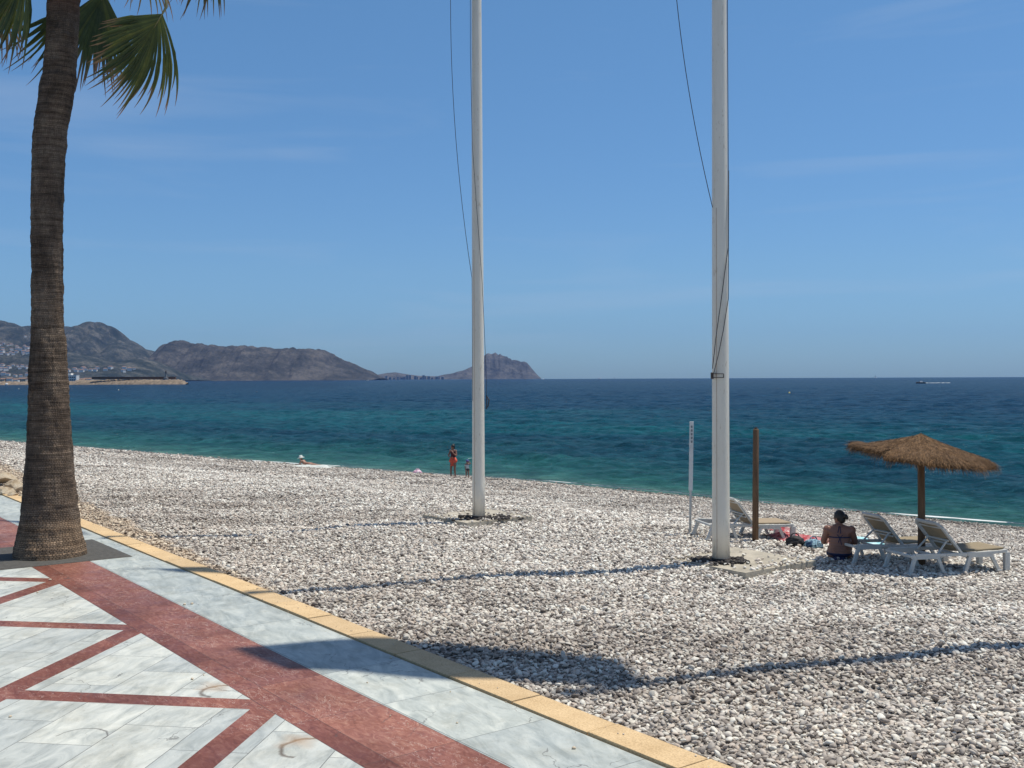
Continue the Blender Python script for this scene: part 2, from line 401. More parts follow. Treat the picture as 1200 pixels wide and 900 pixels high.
# ------------------------------------------------------------------ promenade
def promenade_mat():
    m, t, p = newmat('promenade marble paving')
    oc = objco(t)                              # object space: x = along the kerb, y = into the promenade
    sep = t.nodes.new('ShaderNodeSeparateXYZ'); t.links.new(oc, sep.inputs[0]); u, v = sep.outputs[0], sep.outputs[1]
    # --- white grey-veined marble
    d45 = mapping(t, oc, (1, 1, 1), (0, 0, math.radians(45)))
    def joints(vec, bw, rh, mort, off=0.5):
        b = t.nodes.new('ShaderNodeTexBrick'); b.inputs['Scale'].default_value = 1
        b.inputs['Mortar Size'].default_value = mort; b.inputs['Mortar Smooth'].default_value = 0.0
        b.inputs['Brick Width'].default_value = bw; b.inputs['Row Height'].default_value = rh; b.offset = off
        b.inputs['Color1'].default_value = (0, 0, 0, 1); b.inputs['Color2'].default_value = (1, 1, 1, 1)
        t.links.new(vec, b.inputs['Vector']); return b.outputs['Fac'], b.outputs['Color']
    jf, jc = joints(d45, 1.05, 0.66, 0.0035)
    jb, jbc = joints(mapping(t, oc, (1, 1, 1), (0, 0, 0), (0.19, 0.0, 0)), 1.215, 0.93, 0.0035, 0.0)
    def marble(vec, cell, a, b, c, scale):
        vv_ = t.nodes.new('ShaderNodeVectorMath'); vv_.operation = 'MULTIPLY_ADD'
        t.links.new(cell, vv_.inputs[0]); vv_.inputs[1].default_value = (7, 5, 3); t.links.new(vec, vv_.inputs[2])
        base = noise(t, mapping(t, vv_.outputs[0], (0.75, 2.3, 1), (0, 0, 0.35)), scale, 9, 0.66, 0.9)
        return ramp(t, base, [(0.28, a), (0.5, b), (0.72, c)])
    wm = marble(d45, jc, (0.30, 0.325, 0.325), (0.48, 0.50, 0.485), (0.62, 0.63, 0.60), 2.6)
    wb = marble(mapping(t, oc, (1, 1, 1), (0, 0, 0.2)), jbc, (0.28, 0.31, 0.31), (0.42, 0.45, 0.44), (0.57, 0.59, 0.565), 2.6)
    # --- red marble
    rm = noise(t, mapping(t, oc, (1, 2.2, 1), (0, 0, 0.9)), 6, 8, 0.7, 1.5)
    red = ramp(t, rm, [(0.28, (0.16, 0.060, 0.044)), (0.5, (0.27, 0.108, 0.078)), (0.74, (0.40, 0.21, 0.155))])
    vn = noise(t, mapping(t, oc, (1, 2.0, 1), (0, 0, 0.4)), 1.9, 5, 0.6, 2.0)
    vein = math_(t, 'LESS_THAN', math_(t, 'ABSOLUTE', math_(t, 'SUBTRACT', vn, 0.5)), 0.004)
    vn2 = noise(t, oc, 0.9, 2); vein = math_(t, 'MULTIPLY', vein, math_(t, 'GREATER_THAN', vn2, 0.47))
    red = mixc(t, math_(t, 'MULTIPLY', vein, 0.7), red, (0.60, 0.46, 0.40))
    jr, jrc = joints(mapping(t, oc, (1, 1, 1), (0, 0, 0), (0.19, -0.95, 0)), 1.215, 0.65, 0.003, 0.0)
    red = mixc(t, 1.0, red, ramp(t, jrc, [(0, (0.84, 0.82, 0.84)), (1, (1.16, 1.2, 1.18))]), 'MULTIPLY')
    brd = math_(t, 'MULTIPLY', math_(t, 'GREATER_THAN', v, 1.60), 1.0)
    red = mixc(t, brd, red, mixc(t, 1.0, red, (0.80, 0.74, 0.74), 'MULTIPLY'))
    rd = t.nodes.new('ShaderNodeTexNoise'); rd.inputs['Scale'].default_value = 0.8; t.links.new(oc, rd.inputs['Vector'])
    red = mixc(t, 1.0, red, ramp(t, rd.outputs['Fac'], [(0.35, (0.85, 0.85, 0.85)), (0.65, (1.2, 1.2, 1.2))]), 'MULTIPLY')
    # --- layout
    PER = 3.73
    def strip(val, centre):
        q = math_(t, 'ADD', math_(t, 'SUBTRACT', val, centre), PER * 50.5)
        q = math_(t, 'ABSOLUTE', math_(t, 'SUBTRACT', math_(t, 'MODULO', q, PER), PER / 2))
        return math_(t, 'LESS_THAN', q, 0.195)
    A = strip(math_(t, 'SUBTRACT', u, v), -1.255); B = strip(math_(t, 'ADD', u, v), 2.26)
    lat = math_(t, 'MAXIMUM', A, B)
    inband = math_(t, 'LESS_THAN', v, 0.95)
    infield = math_(t, 'GREATER_THAN', v, 1.83)
    redfac = math_(t, 'MULTIPLY', math_(t, 'SUBTRACT', 1.0, inband), math_(t, 'MAXIMUM', lat, math_(t, 'SUBTRACT', 1.0, infield)))
    tv = mixc(t, inband, jc, jbc)
    white = mixc(t, inband, wm, wb); white = mixc(t, 1.0, white, ramp(t, tv, [(0, (0.98, 0.985, 0.97)), (1, (1.22, 1.19, 1.12))]), 'MULTIPLY')
    col = mixc(t, redfac, white, red)
    # joints
    jl = math_(t, 'MULTIPLY', jf, math_(t, 'SUBTRACT', 1.0, redfac)); jl = math_(t, 'MULTIPLY', jl, infield)
    j = math_(t, 'MAXIMUM', jl, math_(t, 'MULTIPLY', jb, inband))
    redband = math_(t, 'MULTIPLY', math_(t, 'SUBTRACT', 1.0, inband), math_(t, 'SUBTRACT', 1.0, infield))
    j = math_(t, 'MAXIMUM', j, math_(t, 'MULTIPLY', jr, redband))
    # joint round the red bands
    for lv in (0.95, 1.83):
        j = math_(t, 'MAXIMUM', j, math_(t, 'LESS_THAN', math_(t, 'ABSOLUTE', math_(t, 'SUBTRACT', v, lv)), 0.0035))
    col = mixc(t, math_(t, 'MULTIPLY', j, 0.75), col, (0.07, 0.06, 0.055))
    # cracks, dirt, stains
    vc = t.nodes.new('ShaderNodeTexVoronoi'); vc.feature = 'DISTANCE_TO_EDGE'; vc.inputs['Scale'].default_value = 0.75
    wv = t.nodes.new('ShaderNodeVectorMath'); wv.operation = 'MULTIPLY_ADD'
    nn = t.nodes.new('ShaderNodeTexNoise'); nn.inputs['Scale'].default_value = 3; nn.inputs['Detail'].default_value = 5; t.links.new(oc, nn.inputs['Vector'])
    t.links.new(nn.outputs['Color'], wv.inputs[0]); wv.inputs[1].default_value = (0.5, 0.5, 0.5); t.links.new(oc, wv.inputs[2])
    t.links.new(wv.outputs[0], vc.inputs['Vector'])
    crack = math_(t, 'LESS_THAN', vc.outputs['Distance'], 0.0035)
    crack = math_(t, 'MULTIPLY', crack, math_(t, 'GREATER_THAN', noise(t, oc, 0.8, 2), 0.53))
    col = mixc(t, math_(t, 'MULTIPLY', crack, 0.55), col, (0.10, 0.09, 0.085))
    dirt = ramp(t, noise(t, oc, 1.7, 6, 0.7), [(0.30, (0.80, 0.78, 0.74)), (0.52, (1, 1, 1)), (0.8, (1.05, 1.05, 1.05))])
    col = mixc(t, 1.0, col, dirt, 'MULTIPLY')
    sp = ramp(t, noise(t, oc, 38, 3, 0.6), [(0.27, (0.55, 0.5, 0.45)), (0.36, (1, 1, 1))])
    col = mixc(t, 0.8, col, sp, 'MULTIPLY')
    # rusty ring stains left by pots, and ordinary dark scuffs
    for (su, sv, r, hh) in ((-2.55, 1.95, 0.19, 1), (-4.45, 1.98, 0.22, 1), (-3.05, 3.35, 0.20, 0)):
        dx = math_(t, 'SUBTRACT', u, su); dy = math_(t, 'SUBTRACT', v, sv)
        rr = math_(t, 'SQRT', math_(t, 'ADD', math_(t, 'MULTIPLY', dx, dx), math_(t, 'MULTIPLY', dy, dy)))
        rr = math_(t, 'ADD', rr, math_(t, 'MULTIPLY', math_(t, 'SUBTRACT', noise(t, oc, 7, 3), 0.5), 0.08))
        e = math_(t, 'ABSOLUTE', math_(t, 'SUBTRACT', rr, r))
        side = math_(t, 'GREATER_THAN', math_(t, 'ADD', dx, math_(t, 'MULTIPLY', dy, 0.5 if hh else -1.0)), -0.04)
        ring = math_(t, 'MULTIPLY', ramp(t, e, [(0.0, (1, 1, 1)), (0.016 if hh else 0.007, (0.6, 0.6, 0.6)), (0.03 if hh else 0.012, (0, 0, 0))]), side)
        notred = math_(t, 'SUBTRACT', 1.0, redfac)
        ring = math_(t, 'MULTIPLY', ring, notred)
        col = mixc(t, math_(t, 'MULTIPLY', ring, 0.8), col, (0.09, 0.055, 0.035) if hh else (0.12, 0.11, 0.10))
        if hh:
            dd = math_(t, 'ADD', math_(t, 'ABSOLUTE', math_(t, 'SUBTRACT', dx, 0.20)), math_(t, 'ABSOLUTE', dy))
            dd = math_(t, 'ADD', dd, math_(t, 'MULTIPLY', noise(t, oc, 5, 4), 0.25))
            st = math_(t, 'MULTIPLY', ramp(t, dd, [(0.12, (1, 1, 1)), (0.38, (0, 0, 0))]), notred)
            col = mixc(t, math_(t, 'MULTIPLY', st, 0.55), col, (0.45, 0.25, 0.10))
    t.links.new(col, p.inputs['Base Color'])
    t.links.new(ramp(t, noise(t, oc, 3, 4), [(0.3, (0.38,) * 3), (0.7, (0.58,) * 3)]), p.inputs['Roughness'])
    p.inputs['Specular IOR Level'].default_value = 0.18
    hgt = math_(t, 'ADD', math_(t, 'MULTIPLY', j, -1.0), math_(t, 'MULTIPLY', noise(t, oc, 25, 3), 0.25))
    bump(t, p, hgt, 0.35, 0.004)
    return m
PROM_ROT = math.atan2(U.y, U.x)
def uvobj(name, mb, m, parent=None, **k):
    """mesh written in (along kerb, into promenade, z) coordinates"""
    o = mb.build(name, m, parent, **k); return o
mbp = MB()
v0, v1 = 0.018, 14.0
mbp.add([(-40, v0, 0), (90, v0, 0), (90, v1, 0), (-40, v1, 0), (-40, v0, -0.2), (90, v0, -0.2), (90, v1, -0.2), (-40, v1, -0.2)],
        [(0, 1, 2, 3), (4, 7, 6, 5), (0, 4, 5, 1), (1, 5, 6, 2), (2, 6, 7, 3), (3, 7, 4, 0)])
prom = mbp.build('promenade_pavement', promenade_mat())
# the (u, v, z) frame is U, V_, z : U x V_ = +z ?  (-.6*-.6 - .8*-.8) = +1
MUV = Matrix(((U.x, V_.x, 0, C0.x), (U.y, V_.y, 0, C0.y), (0, 0, 1, 0), (0, 0, 0, 1)))
prom.matrix_world = MUV
tag(prom, kind='structure')
# plain paved ground behind the promenade
m_asph = simple('asphalt', (0.06, 0.06, 0.062), 0.9, 0.2, 3, 0.4, 0.01)
mbb = MB(); mbb.add([(-60, 14.15, -0.1), (120, 14.15, -0.1), (120, 60, -0.1), (-60, 60, -0.1)], [(0, 1, 2, 3)])
rd = mbb.build('road', m_asph); rd.matrix_world = MUV; tag(rd, kind='structure')
mbb = MB(); mbb.box((25, 14.07, -0.1), (130, 0.13, 0.24)); kr = mbb.build('road_kerb', simple('road kerb stone', (0.35, 0.34, 0.32), 0.8)); kr.matrix_world = MUV; tag(kr, kind='structure')
# yellow sandstone kerb
m_kerb, t, p = newmat('yellow sandstone kerb')
oc = objco(t)
n1 = noise(t, oc, 3.5, 6, 0.65); n2 = noise(t, oc, 55, 3, 0.7)
b = t.nodes.new('ShaderNodeTexWhiteNoise'); b.noise_dimensions = '1D'
sep = t.nodes.new('ShaderNodeSeparateXYZ'); t.links.new(oc, sep.inputs[0])
t.links.new(math_(t, 'FLOOR', math_(t, 'DIVIDE', math_(t, 'ADD', sep.outputs[0], 0.36), 1.042)), b.inputs['W'])
c1 = ramp(t, n1, [(0.3, (0.60, 0.42, 0.225)), (0.7, (0.74, 0.54, 0.31))])
c1 = mixc(t, 1.0, c1, ramp(t, n2, [(0.3, (0.72, 0.70, 0.66)), (0.6, (1.08, 1.08, 1.08))]), 'MULTIPLY')
c1 = mixc(t, 1.0, c1, ramp(t, b.outputs['Value'], [(0, (0.9, 0.9, 0.92)), (1, (1.08, 1.06, 1.02))]), 'MULTIPLY')
t.links.new(c1, p.inputs['Base Color']); p.inputs['Roughness'].default_value = 0.85; bump(t, p, n2, 0.5, 0.006)
mbk = MB()
for k in range(-36, 82):
    a = -0.353 + 1.042 * k
    dz = random.uniform(-0.004, 0.006)
    mbk.box((a + 0.521, -0.173 + random.uniform(-0.003, 0.003), -0.165 + dz), (1.042 - 0.019, 0.335, 0.37))
kerb = mbk.build('kerb', m_kerb, bevel=0.006); kerb.matrix_world = MUV; tag(kerb, kind='structure')
# loose yellow sandstone chips among the stones by the far kerb
mbg = MB(); rg = random.Random(31)
for k in range(150):
    u_ = rg.uniform(-9, 14); v_ = -0.34 + abs(rg.gauss(0, 0.28)) if k % 3 else rg.uniform(0.1, 4.5); q_ = uv2w(u_, v_); s_ = rg.uniform(0.004, 0.013) if k % 9 else rg.uniform(0.016, 0.026)
    mbg.ell((q_.x, q_.y, (0.024 if v_ < 0 else 0.0) + s_ * 0.5), (s_, s_ * 0.75, s_ * 0.55), 8, 6, Matrix.Rotation(rg.uniform(0, 3), 3, 'Z'), 0.1, k)
gr = mbg.build('grit', m_peb, smooth=True); tag(gr, 'small loose stones and grit strewn along the kerb and paving', 'grit', kind='stuff')
# ------------------------------------------------------------------ tree pit
m_pit = simple('dark bonded gravel', (0.085, 0.08, 0.072), 0.95, 0.25, 14, 0.6, 0.01)
mbt = MB(); pc = (6.85, 1.42); hp = 1.16
mbt.add([(pc[0] - hp, pc[1] - hp, 0.004), (pc[0] + hp, pc[1] - hp, 0.004), (pc[0] + hp, pc[1] + hp, 0.004), (pc[0] - hp, pc[1] + hp, 0.004)], [(0, 1, 2, 3)])
gxx = np.linspace(-hp, hp, 60)
A_, B_ = np.meshgrid(gxx, gxx)
Zp = 0.012 + 0.012 * fbm(A_ * 3, B_ * 3, 3, 2) + 0.02 * np.clip(1 - np.hypot(A_, B_), 0, 1)
Zp[0, :] = Zp[-1, :] = Zp[:, 0] = Zp[:, -1] = 0.003
pit = grid_mesh('tree_pit', np.stack([A_ + pc[0], B_ + pc[1], Zp], -1), m_pit); pit.matrix_world = MUV; tag(pit, kind='structure')

# ------------------------------------------------------------------ sea
def sea():
    r0, r1 = 30.0, 9000.0
    rr = [r0]
    while rr[-1] < r1: rr.append(rr[-1] * (1 + 0.0034 + 0.007 * min(1, rr[-1] / 2500)))
    rr = np.array(rr); th = np.radians(np.concatenate([np.linspace(-75, -36, 60)[:-1], np.linspace(-34, 32, 1100), np.linspace(34, 75, 60)[1:]]))
    R, T = np.meshgrid(rr, th, indexing='ij'); X = R * np.sin(T); Y = R * np.cos(T)
    s = -sdist(X, Y)
    dx = R * math.radians(66 / 1100); dr = R * 0.0036
    Z = np.zeros_like(X); rng = np.random.default_rng(3)
    shore = np.clip((s + 2) / 14, 0.10, 1)
    for i in range(56):
        lam = 0.55 * (9 / 0.55) ** (i / 55) * rng.uniform(0.9, 1.1)
        ang = math.radians(215 + rng.normal(0, 30))          # waves travel to the left and towards the shore
        k = 2 * math.pi / lam; amp = 0.0125 * lam ** 0.62 * rng.uniform(0.6, 1.2)
        fade = np.clip(lam / (2.6 * np.maximum(dx, dr)) - 0.7, 0, 1)
        ph = k * (X * math.cos(ang) + Y * math.sin(ang)) + rng.uniform(0, 6.28)
        Z += amp * fade * (np.exp(np.sin(ph) - 1) * 1.5 - 0.7)
    patch = 0.65 + 0.7 * fbm(X / 60, Y / 25, 3, 8)
    Z = Z * shore * patch
    Z = np.where(R > 2500, Z * 0, Z) + SEA
    # depth colour of the water body
    n1 = fbm(X / 70 + 5, Y / 26, 4, 21); n2 = fbm(X / 30, Y / 9, 3, 33)
    se = s + (n1 - 0.5) * 55 * np.clip(s / 40, 0.05, 1) + (n2 - 0.5) * 16 * np.clip(s / 25, 0.1, 1)
    st = np.array([-5, 0, 2.5, 7, 14, 22, 32, 46, 62, 84, 120, 260, 1500, 20000.])
    cl = np.array([[.17, .23, .19], [.08, .165, .145], [.030, .118, .112], [.015, .084, .094], [.010, .057, .083], [.0075, .047, .078], [.007, .065, .092],
                   [.007, .076, .100], [.0065, .058, .088], [.006, .046, .082], [.006, .036, .076], [.006, .031, .070], [.007, .028, .066], [.008, .028, .066]])
    c = np.stack([np.interp(se, st, cl[:, j]) for j in range(3)], -1)
    c *= (0.86 + 0.28 * fbm(X / 9, Y / 5, 3, 40))[..., None]
    return X, Y, Z, c
X, Y, Z, c = sea()
m_sea, t, p = newmat('sea water')
ca = t.nodes.new('ShaderNodeAttribute'); ca.attribute_name = 'depth_colour'
pos = geopos(t)
ml = mapping(t, pos, (0.55, 1.25, 1), (0, 0, math.radians(25)))
nA = noise(t, ml, 1.9, 6, 0.68, 0.5); nB = noise(t, mapping(t, pos, (0.12, 0.32, 1), (0, 0, math.radians(20))), 1.0, 5, 0.6, 0.4)
cp = ramp(t, nB, [(0.3, (0.74, 0.77, 0.82)), (0.7, (1.22, 1.20, 1.15))])
nC = noise(t, mapping(t, pos, (0.55, 0.42, 1), (0, 0, math.radians(20))), 1.0, 5, 0.7, 0.5)
cp = mixc(t, 1.0, cp, ramp(t, nC, [(0.32, (0.50, 0.58, 0.64)), (0.50, (1.0, 1.0, 1.0)), (0.68, (1.75, 1.5, 1.4))]), 'MULTIPLY')  # ripple contrast missing from the weak reflections, painted into the water colour
col = mixc(t, 1.0, ca.outputs['Color'], cp, 'MULTIPLY')
fl = noise(t, mapping(t, pos, (0.25, 0.9, 1), (0, 0, 0.1)), 1.0, 4, 0.7)
fl2 = noise(t, mapping(t, pos, (0.03, 0.06, 1)), 1.0, 2, 0.5)
caps = math_(t, 'MULTIPLY', math_(t, 'GREATER_THAN', fl, 0.742), math_(t, 'GREATER_THAN', fl2, 0.50))
col = mixc(t, math_(t, 'MULTIPLY', caps, 0.8), col, (0.7, 0.74, 0.76))
t.links.new(col, p.inputs['Base Color'])
p.inputs['Roughness'].default_value = 0.11; p.inputs['IOR'].default_value = 1.333; p.inputs['Specular IOR Level'].default_value = 0.0
hh = math_(t, 'ADD', math_(t, 'MULTIPLY', nA, 0.55), math_(t, 'MULTIPLY', nB, 0.9))
bump(t, p, hh, 1.0, 0.62)
bn = [n_ for n_ in t.nodes if n_.type == 'BUMP'][0]
rp_ = t.nodes.new('ShaderNodeTexNoise'); rp_.inputs['Scale'].default_value = 2.6; rp_.inputs['Detail'].default_value = 5; rp_.inputs['Roughness'].default_value = 0.75
t.links.new(mapping(t, pos, (0.7, 1.5, 1), (0, 0, math.radians(25))), rp_.inputs['Vector'])
vs_ = t.nodes.new('ShaderNodeVectorMath'); vs_.operation = 'SUBTRACT'; t.links.new(rp_.outputs['Color'], vs_.inputs[0]); vs_.inputs[1].default_value = (0.5, 0.5, 0.5)
va_ = t.nodes.new('ShaderNodeVectorMath'); va_.operation = 'MULTIPLY_ADD'; t.links.new(vs_.outputs[0], va_.inputs[0]); va_.inputs[1].default_value = (1.9, 2.6, 0.0); t.links.new(bn.outputs[0], va_.inputs[2])
vn_ = t.nodes.new('ShaderNodeVectorMath'); vn_.operation = 'NORMALIZE'; t.links.new(va_.outputs[0], vn_.inputs[0]); t.links.new(vn_.outputs[0], p.inputs['Normal'])
p2 = t.nodes.new('ShaderNodeBsdfPrincipled'); p2.inputs['Roughness'].default_value = 0.11; p2.inputs['IOR'].default_value = 1.333; p2.inputs['Specular IOR Level'].default_value = 0.10
t.links.new(col, p2.inputs['Base Color']); t.links.new(vn_.outputs[0], p2.inputs['Normal'])
mx_ = t.nodes.new('ShaderNodeMixShader'); mx_.inputs[0].default_value = 0.42
t.links.new(p.outputs[0], mx_.inputs[1]); t.links.new(p2.outputs[0], mx_.inputs[2]); t.links.new(mx_.outputs[0], t.nodes['Material Output'].inputs['Surface'])
so_ = grid_mesh('sea', np.stack([X, Y, Z], -1)[::-1], m_sea)
cc = so_.data.color_attributes.new('depth_colour', 'FLOAT_COLOR', 'POINT')
cc.data.foreach_set('color', np.concatenate([c, np.ones(c.shape[:2] + (1,))], -1)[::-1].astype(np.float32).ravel())
tag(so_, kind='structure')
# thin line of foam and wet stones where the water touches
m_foam = simple('sea foam', (0.78, 0.80, 0.80), 0.6, 0.1, 6, 0.5, 0.02)
xs = np.arange(-52, 30, 0.12); yw = np.interp(xs, WX, WY); rows = []
amp = fbm(xs / 2.5, xs * 0, 3, 61)
wdt = np.clip((amp - 0.68) * 4.0, 0, 1) * 0.22 * (0.3 + fbm(xs / 0.35, xs * 0, 2, 63))
off = (fbm(xs / 6, xs * 0, 3, 77) - 0.5) * 1.2
for q in (0, 0.5, 1):
    d = off + wdt * (q - 0.5) * 2
    x_ = xs - 0.62 * d * -1; y_ = yw + 0.78 * d
    rows.append(np.stack([x_, y_, SEA + 0.07 + 0.03 * np.sin(q * math.pi) + 0 * xs], -1))
foam = grid_mesh('foam', np.array(rows)[::-1], m_foam)
bmf = bmesh.new(); bmf.from_mesh(foam.data); bmesh.ops.delete(bmf, geom=[f for f in bmf.faces if f.calc_area() < 0.0035], context='FACES'); bmf.to_mesh(foam.data); bmf.free(); tag(foam, 'thin white line of foam along the edge of the water', 'foam', kind='stuff')

# ------------------------------------------------------------------ hills and headlands
def hill(name, prof, D, depth, mcol, seed, rough=0.5, base_y=None, nx=260, nd=70, gul=1.0):
    """ridge line traced against the sky, given its own distance D (crest) and its own depth"""
    px = np.array([q[0] for q in prof], float); py = np.array([q[1] for q in prof], float)
    xx = np.linspace(px[0], px[-1], nx); yy = np.interp(xx, px, py)
    W = []; Hh = []
    for a, b in zip(xx, yy):
        q = atd(a, b, D); W.append(q.x); Hh.append(q.z)
    W = np.array(W); Hh = np.maximum(np.array(Hh) - SEA, 1.0)
    Hh = Hh * (1 + (fbm(xx / 4.0, xx * 0, 5, seed) - 0.5) * 0.17 * rough)
    tt = np.linspace(0, 1, nd); P = np.zeros((nd, nx, 3))
    for j, q in enumerate(tt):
        yq = D - depth * 0.55 + depth * q
        prof_t = math.sin(min(1, q / 0.55) * math.pi / 2) ** 1.15 if q <= 0.55 else math.cos((q - 0.55) / 0.45 * math.pi / 2) ** 0.8
        gl = fbm(W / 95.0 * gul + 0.9 * q, W * 0 + q * 3.0, 5, seed + 7)
        rg = 1 - np.abs(fbm(W / 160.0 * gul, W * 0 + q * 2.4, 4, seed + 3) * 2 - 1)
        k = prof_t * (1 - rough * (1 - prof_t ** 3) * (0.9 * (gl - 0.35) + 0.5 * (1 - rg)))
        zz = Hh * k + (fbm(W / 30, W * 0 + q * 14, 3, seed + 5) - 0.5) * 0.07 * Hh * prof_t ** 0.5 * (1 - prof_t ** 8)
        P[j, :, 0] = W; P[j, :, 1] = yq + (fbm(W / 200, W * 0, 3, seed + 9) - 0.5) * depth * 0.3; P[j, :, 2] = SEA - 2 + zz
    o = grid_mesh(name, P, mcol); tag(o, kind='structure'); return o, P
def hillmat(name, a, b, c, sc):
    m, t, p = newmat(name); pos = geopos(t)
    n1 = noise(t, mapping(t, pos, (1, 1, 1.6)), sc, 8, 0.72)
    n2 = noise(t, pos, sc * 9, 4, 0.7)
    f = math_(t, 'ADD', math_(t, 'MULTIPLY', n1, 0.7), math_(t, 'MULTIPLY', n2, 0.3))
    t.links.new(ramp(t, f, [(0.40, a), (0.5, b), (0.60, c)]), p.inputs['Base Color']); p.inputs['Roughness'].default_value = 0.95
    p.inputs['Specular IOR Level'].default_value = 0.1
    bump(t, p, n1, 1.0, 25); return m
mh1 = hillmat('scrub hill', (0.020, 0.030, 0.030), (0.052, 0.060, 0.056), (0.14, 0.135, 0.12), 0.010)
mh2 = hillmat('rock headland', (0.030, 0.035, 0.038), (0.066, 0.066, 0.066), (0.13, 0.12, 0.11), 0.008)
mh3 = hillmat('far rock', (0.045, 0.050, 0.054), (0.085, 0.086, 0.088), (0.15, 0.14, 0.13), 0.006)
h_far, _ = hill('low_coast_hills', [(405, 442), (430, 440.5), (445, 438.5), (455, 436.5), (463, 436), (475, 438), (490, 440), (505, 440.5), (520, 441), (560, 442)], 8300, 400, mh3, 60, 0.4, nx=150, nd=24)
h_rock, _ = hill('rock_headland_far', [(505, 442), (515, 440), (530, 437), (545, 433), (555, 428), (562, 420), (568, 415.5), (575, 414.5), (581, 413.8), (586, 415), (590, 417.5), (595, 418), (600, 421.5), (606, 423),
               (612, 423.5), (617, 424.5), (621, 429), (625, 434), (629, 438.5), (633, 442)], 8300, 520, mh3, 80, 0.95, nx=220, nd=60, gul=1.6)
h1, P1 = hill('hill_ridge', [(-120, 380), (-60, 374), (-20, 376), (0, 377), (14, 378.5), (24, 381), (38, 383), (60, 384), (78, 382.5), (88, 381), (95, 380), (104, 378.5), (112, 378), (117, 380), (124, 383), (129, 387),
               (132, 392), (137, 396), (150, 401), (165, 407), (178, 412), (190, 420), (205, 428), (225, 436), (250, 441)], 5600, 1500, mh1, 20, 0.70, nx=360, gul=1.5, nd=110)
h2, P2 = hill('headland', [(150, 441), (165, 438), (180, 431), (186, 418), (189, 408), (194, 404), (202, 401.5), (211, 398.5), (218, 400.5), (226, 402.5), (240, 404), (262, 405.5), (285, 406), (310, 407.5), (335, 408), (360, 408.5),
               (376, 409.5), (384, 412), (394, 417), (408, 423.5), (420, 429), (432, 434), (441, 439), (446, 443)], 5300, 900, mh2, 40, 0.65, nx=360, gul=1.4, nd=100)
hb, P3 = hill('foothill', [(-120, 412), (-60, 408), (-20, 405), (10, 404), (40, 408), (75, 412), (95, 416), (115, 421), (135, 427), (150, 424), (163, 420), (175, 421), (190, 428), (205, 434), (214, 440), (222, 445)], 4300, 1100, mh1, 90, 0.5, nx=300, nd=80)

# villas on the hillside
m_wall_w = simple('white render', (0.72, 0.70, 0.66), 0.8, 0.08, 0.3, 0); m_roof = simple('terracotta roof', (0.24, 0.15, 0.115), 0.85, 0.2, 0.5, 0)
m_win = simple('dark window', (0.03, 0.035, 0.04), 0.3, 0.1, 1, 0)
def villa_proto():
    r = empty('villa', (0, 0, 0))
    mb = MB(); mb.box((0, 0, 2.5), (13, 9, 9)); mb.build('wall', m_wall_w, r)
    mb = MB(); mb.add([(-7, -5, 7), (7, -5, 7), (7, 5, 7), (-7, 5, 7), (-3.5, 0, 9.4), (3.5, 0, 9.4)], [(0, 1, 5, 4), (1, 2, 5), (2, 3, 4, 5), (3, 0, 4), (0, 3, 2, 1)]); mb.build('roof', m_roof, r)
    return r
def copy_tree(o, parent=None):
    c = o.copy(); COL.objects.link(c)
    if parent is not None: c.parent = parent
    for ch in list(o.children): copy_tree(ch, c)
    return c
vp = villa_proto()
def surf(P, i, j): return Vector(P[j, i])
rv = random.Random(4); first = True
spots = []
for _ in range(900):
    P_, lo, hi, jl, jh = rv.choice([(P3, 0.28, 0.50, 0.12, 0.5), (P3, 0.28, 0.50, 0.12, 0.54), (P1, 0.28, 0.48, 0.18, 0.42), (P3, 0.74, 0.9, 0.2, 0.5), (P3, 0.5, 0.75, 0.1, 0.3)])
    i = int(P_.shape[1] * rv.uniform(lo, hi)); j = int(P_.shape[0] * rv.uniform(jl, jh)); q = surf(P_, i, j)
    if vnoise(np.array([q.x / 130]), np.array([q.z / 18]), 5)[0] < 0.5: continue
    if any((q - s_).length < 18 for s_ in spots): continue
    spots.append(q)
    if len(spots) >= 150: break
for q in spots:
    o = vp if first else copy_tree(vp); first = False
    o.location = q; k = rv.uniform(0.7, 1.35); o.scale = (k, k, k); o.rotation_euler = (0, 0, rv.uniform(-0.9, 0.9))
    tag(o, 'small white villa on the hazy scrub-covered hillside beyond the harbour', 'villa', 'white villas scattered over the hillside')

# harbour: breakwater, lighthouse, white building, sheds, boats
def hpt(px, D): return atd(px, 445, D)
m_rk = simple('breakwater rock', (0.24, 0.185, 0.135), 0.95, 0.45, 0.25, 0.6, 0.5)
bx0 = hpt(-60, 1230); bx1 = hpt(219, 1150)
P = np.zeros((15, 420, 3))
for i in range(420):
    f_ = i / 419; a = bx0.lerp(bx1, f_)
    kk = 1.0 if f_ < 0.97 else 1 - ((f_ - 0.97) / 0.03) ** 2 * 0.8
    top = (4.6 if f_ > 0.55 else 3.2) * kk
    for j in range(15):
        g_ = j / 14 * 2 - 1
        P[j, i] = (a.x, a.y + g_ * 10, SEA + (top + 1.5) * (1 - abs(g_) ** 1.6) - 1.0)
nz = (hash2(np.arange(420)[None, :] // 2 + 0 * np.arange(15)[:, None], np.arange(15)[:, None] + 0 * np.arange(420)[None, :], 3) - 0.5) * 1.5
P[..., 2] += nz; P[..., 1] += nz
bw = grid_mesh('breakwater', P, m_rk, smooth=False); tag(bw, 'long low brown rock breakwater reaching out from the harbour', 'breakwater')
mb = MB(); mb.bar(hpt(108, 1175) + Vector((0, 0, 1.9)), hpt(206, 1160) + Vector((0, 0, 1.9)), 2, 2.8); o = mb.build('breakwater_wall', simple('rust brown wall', (0.15, 0.085, 0.055), 0.9, 0.25, 0.2, 0)); tag(o, 'dark rust-brown wall running along the top of the breakwater', 'wall')
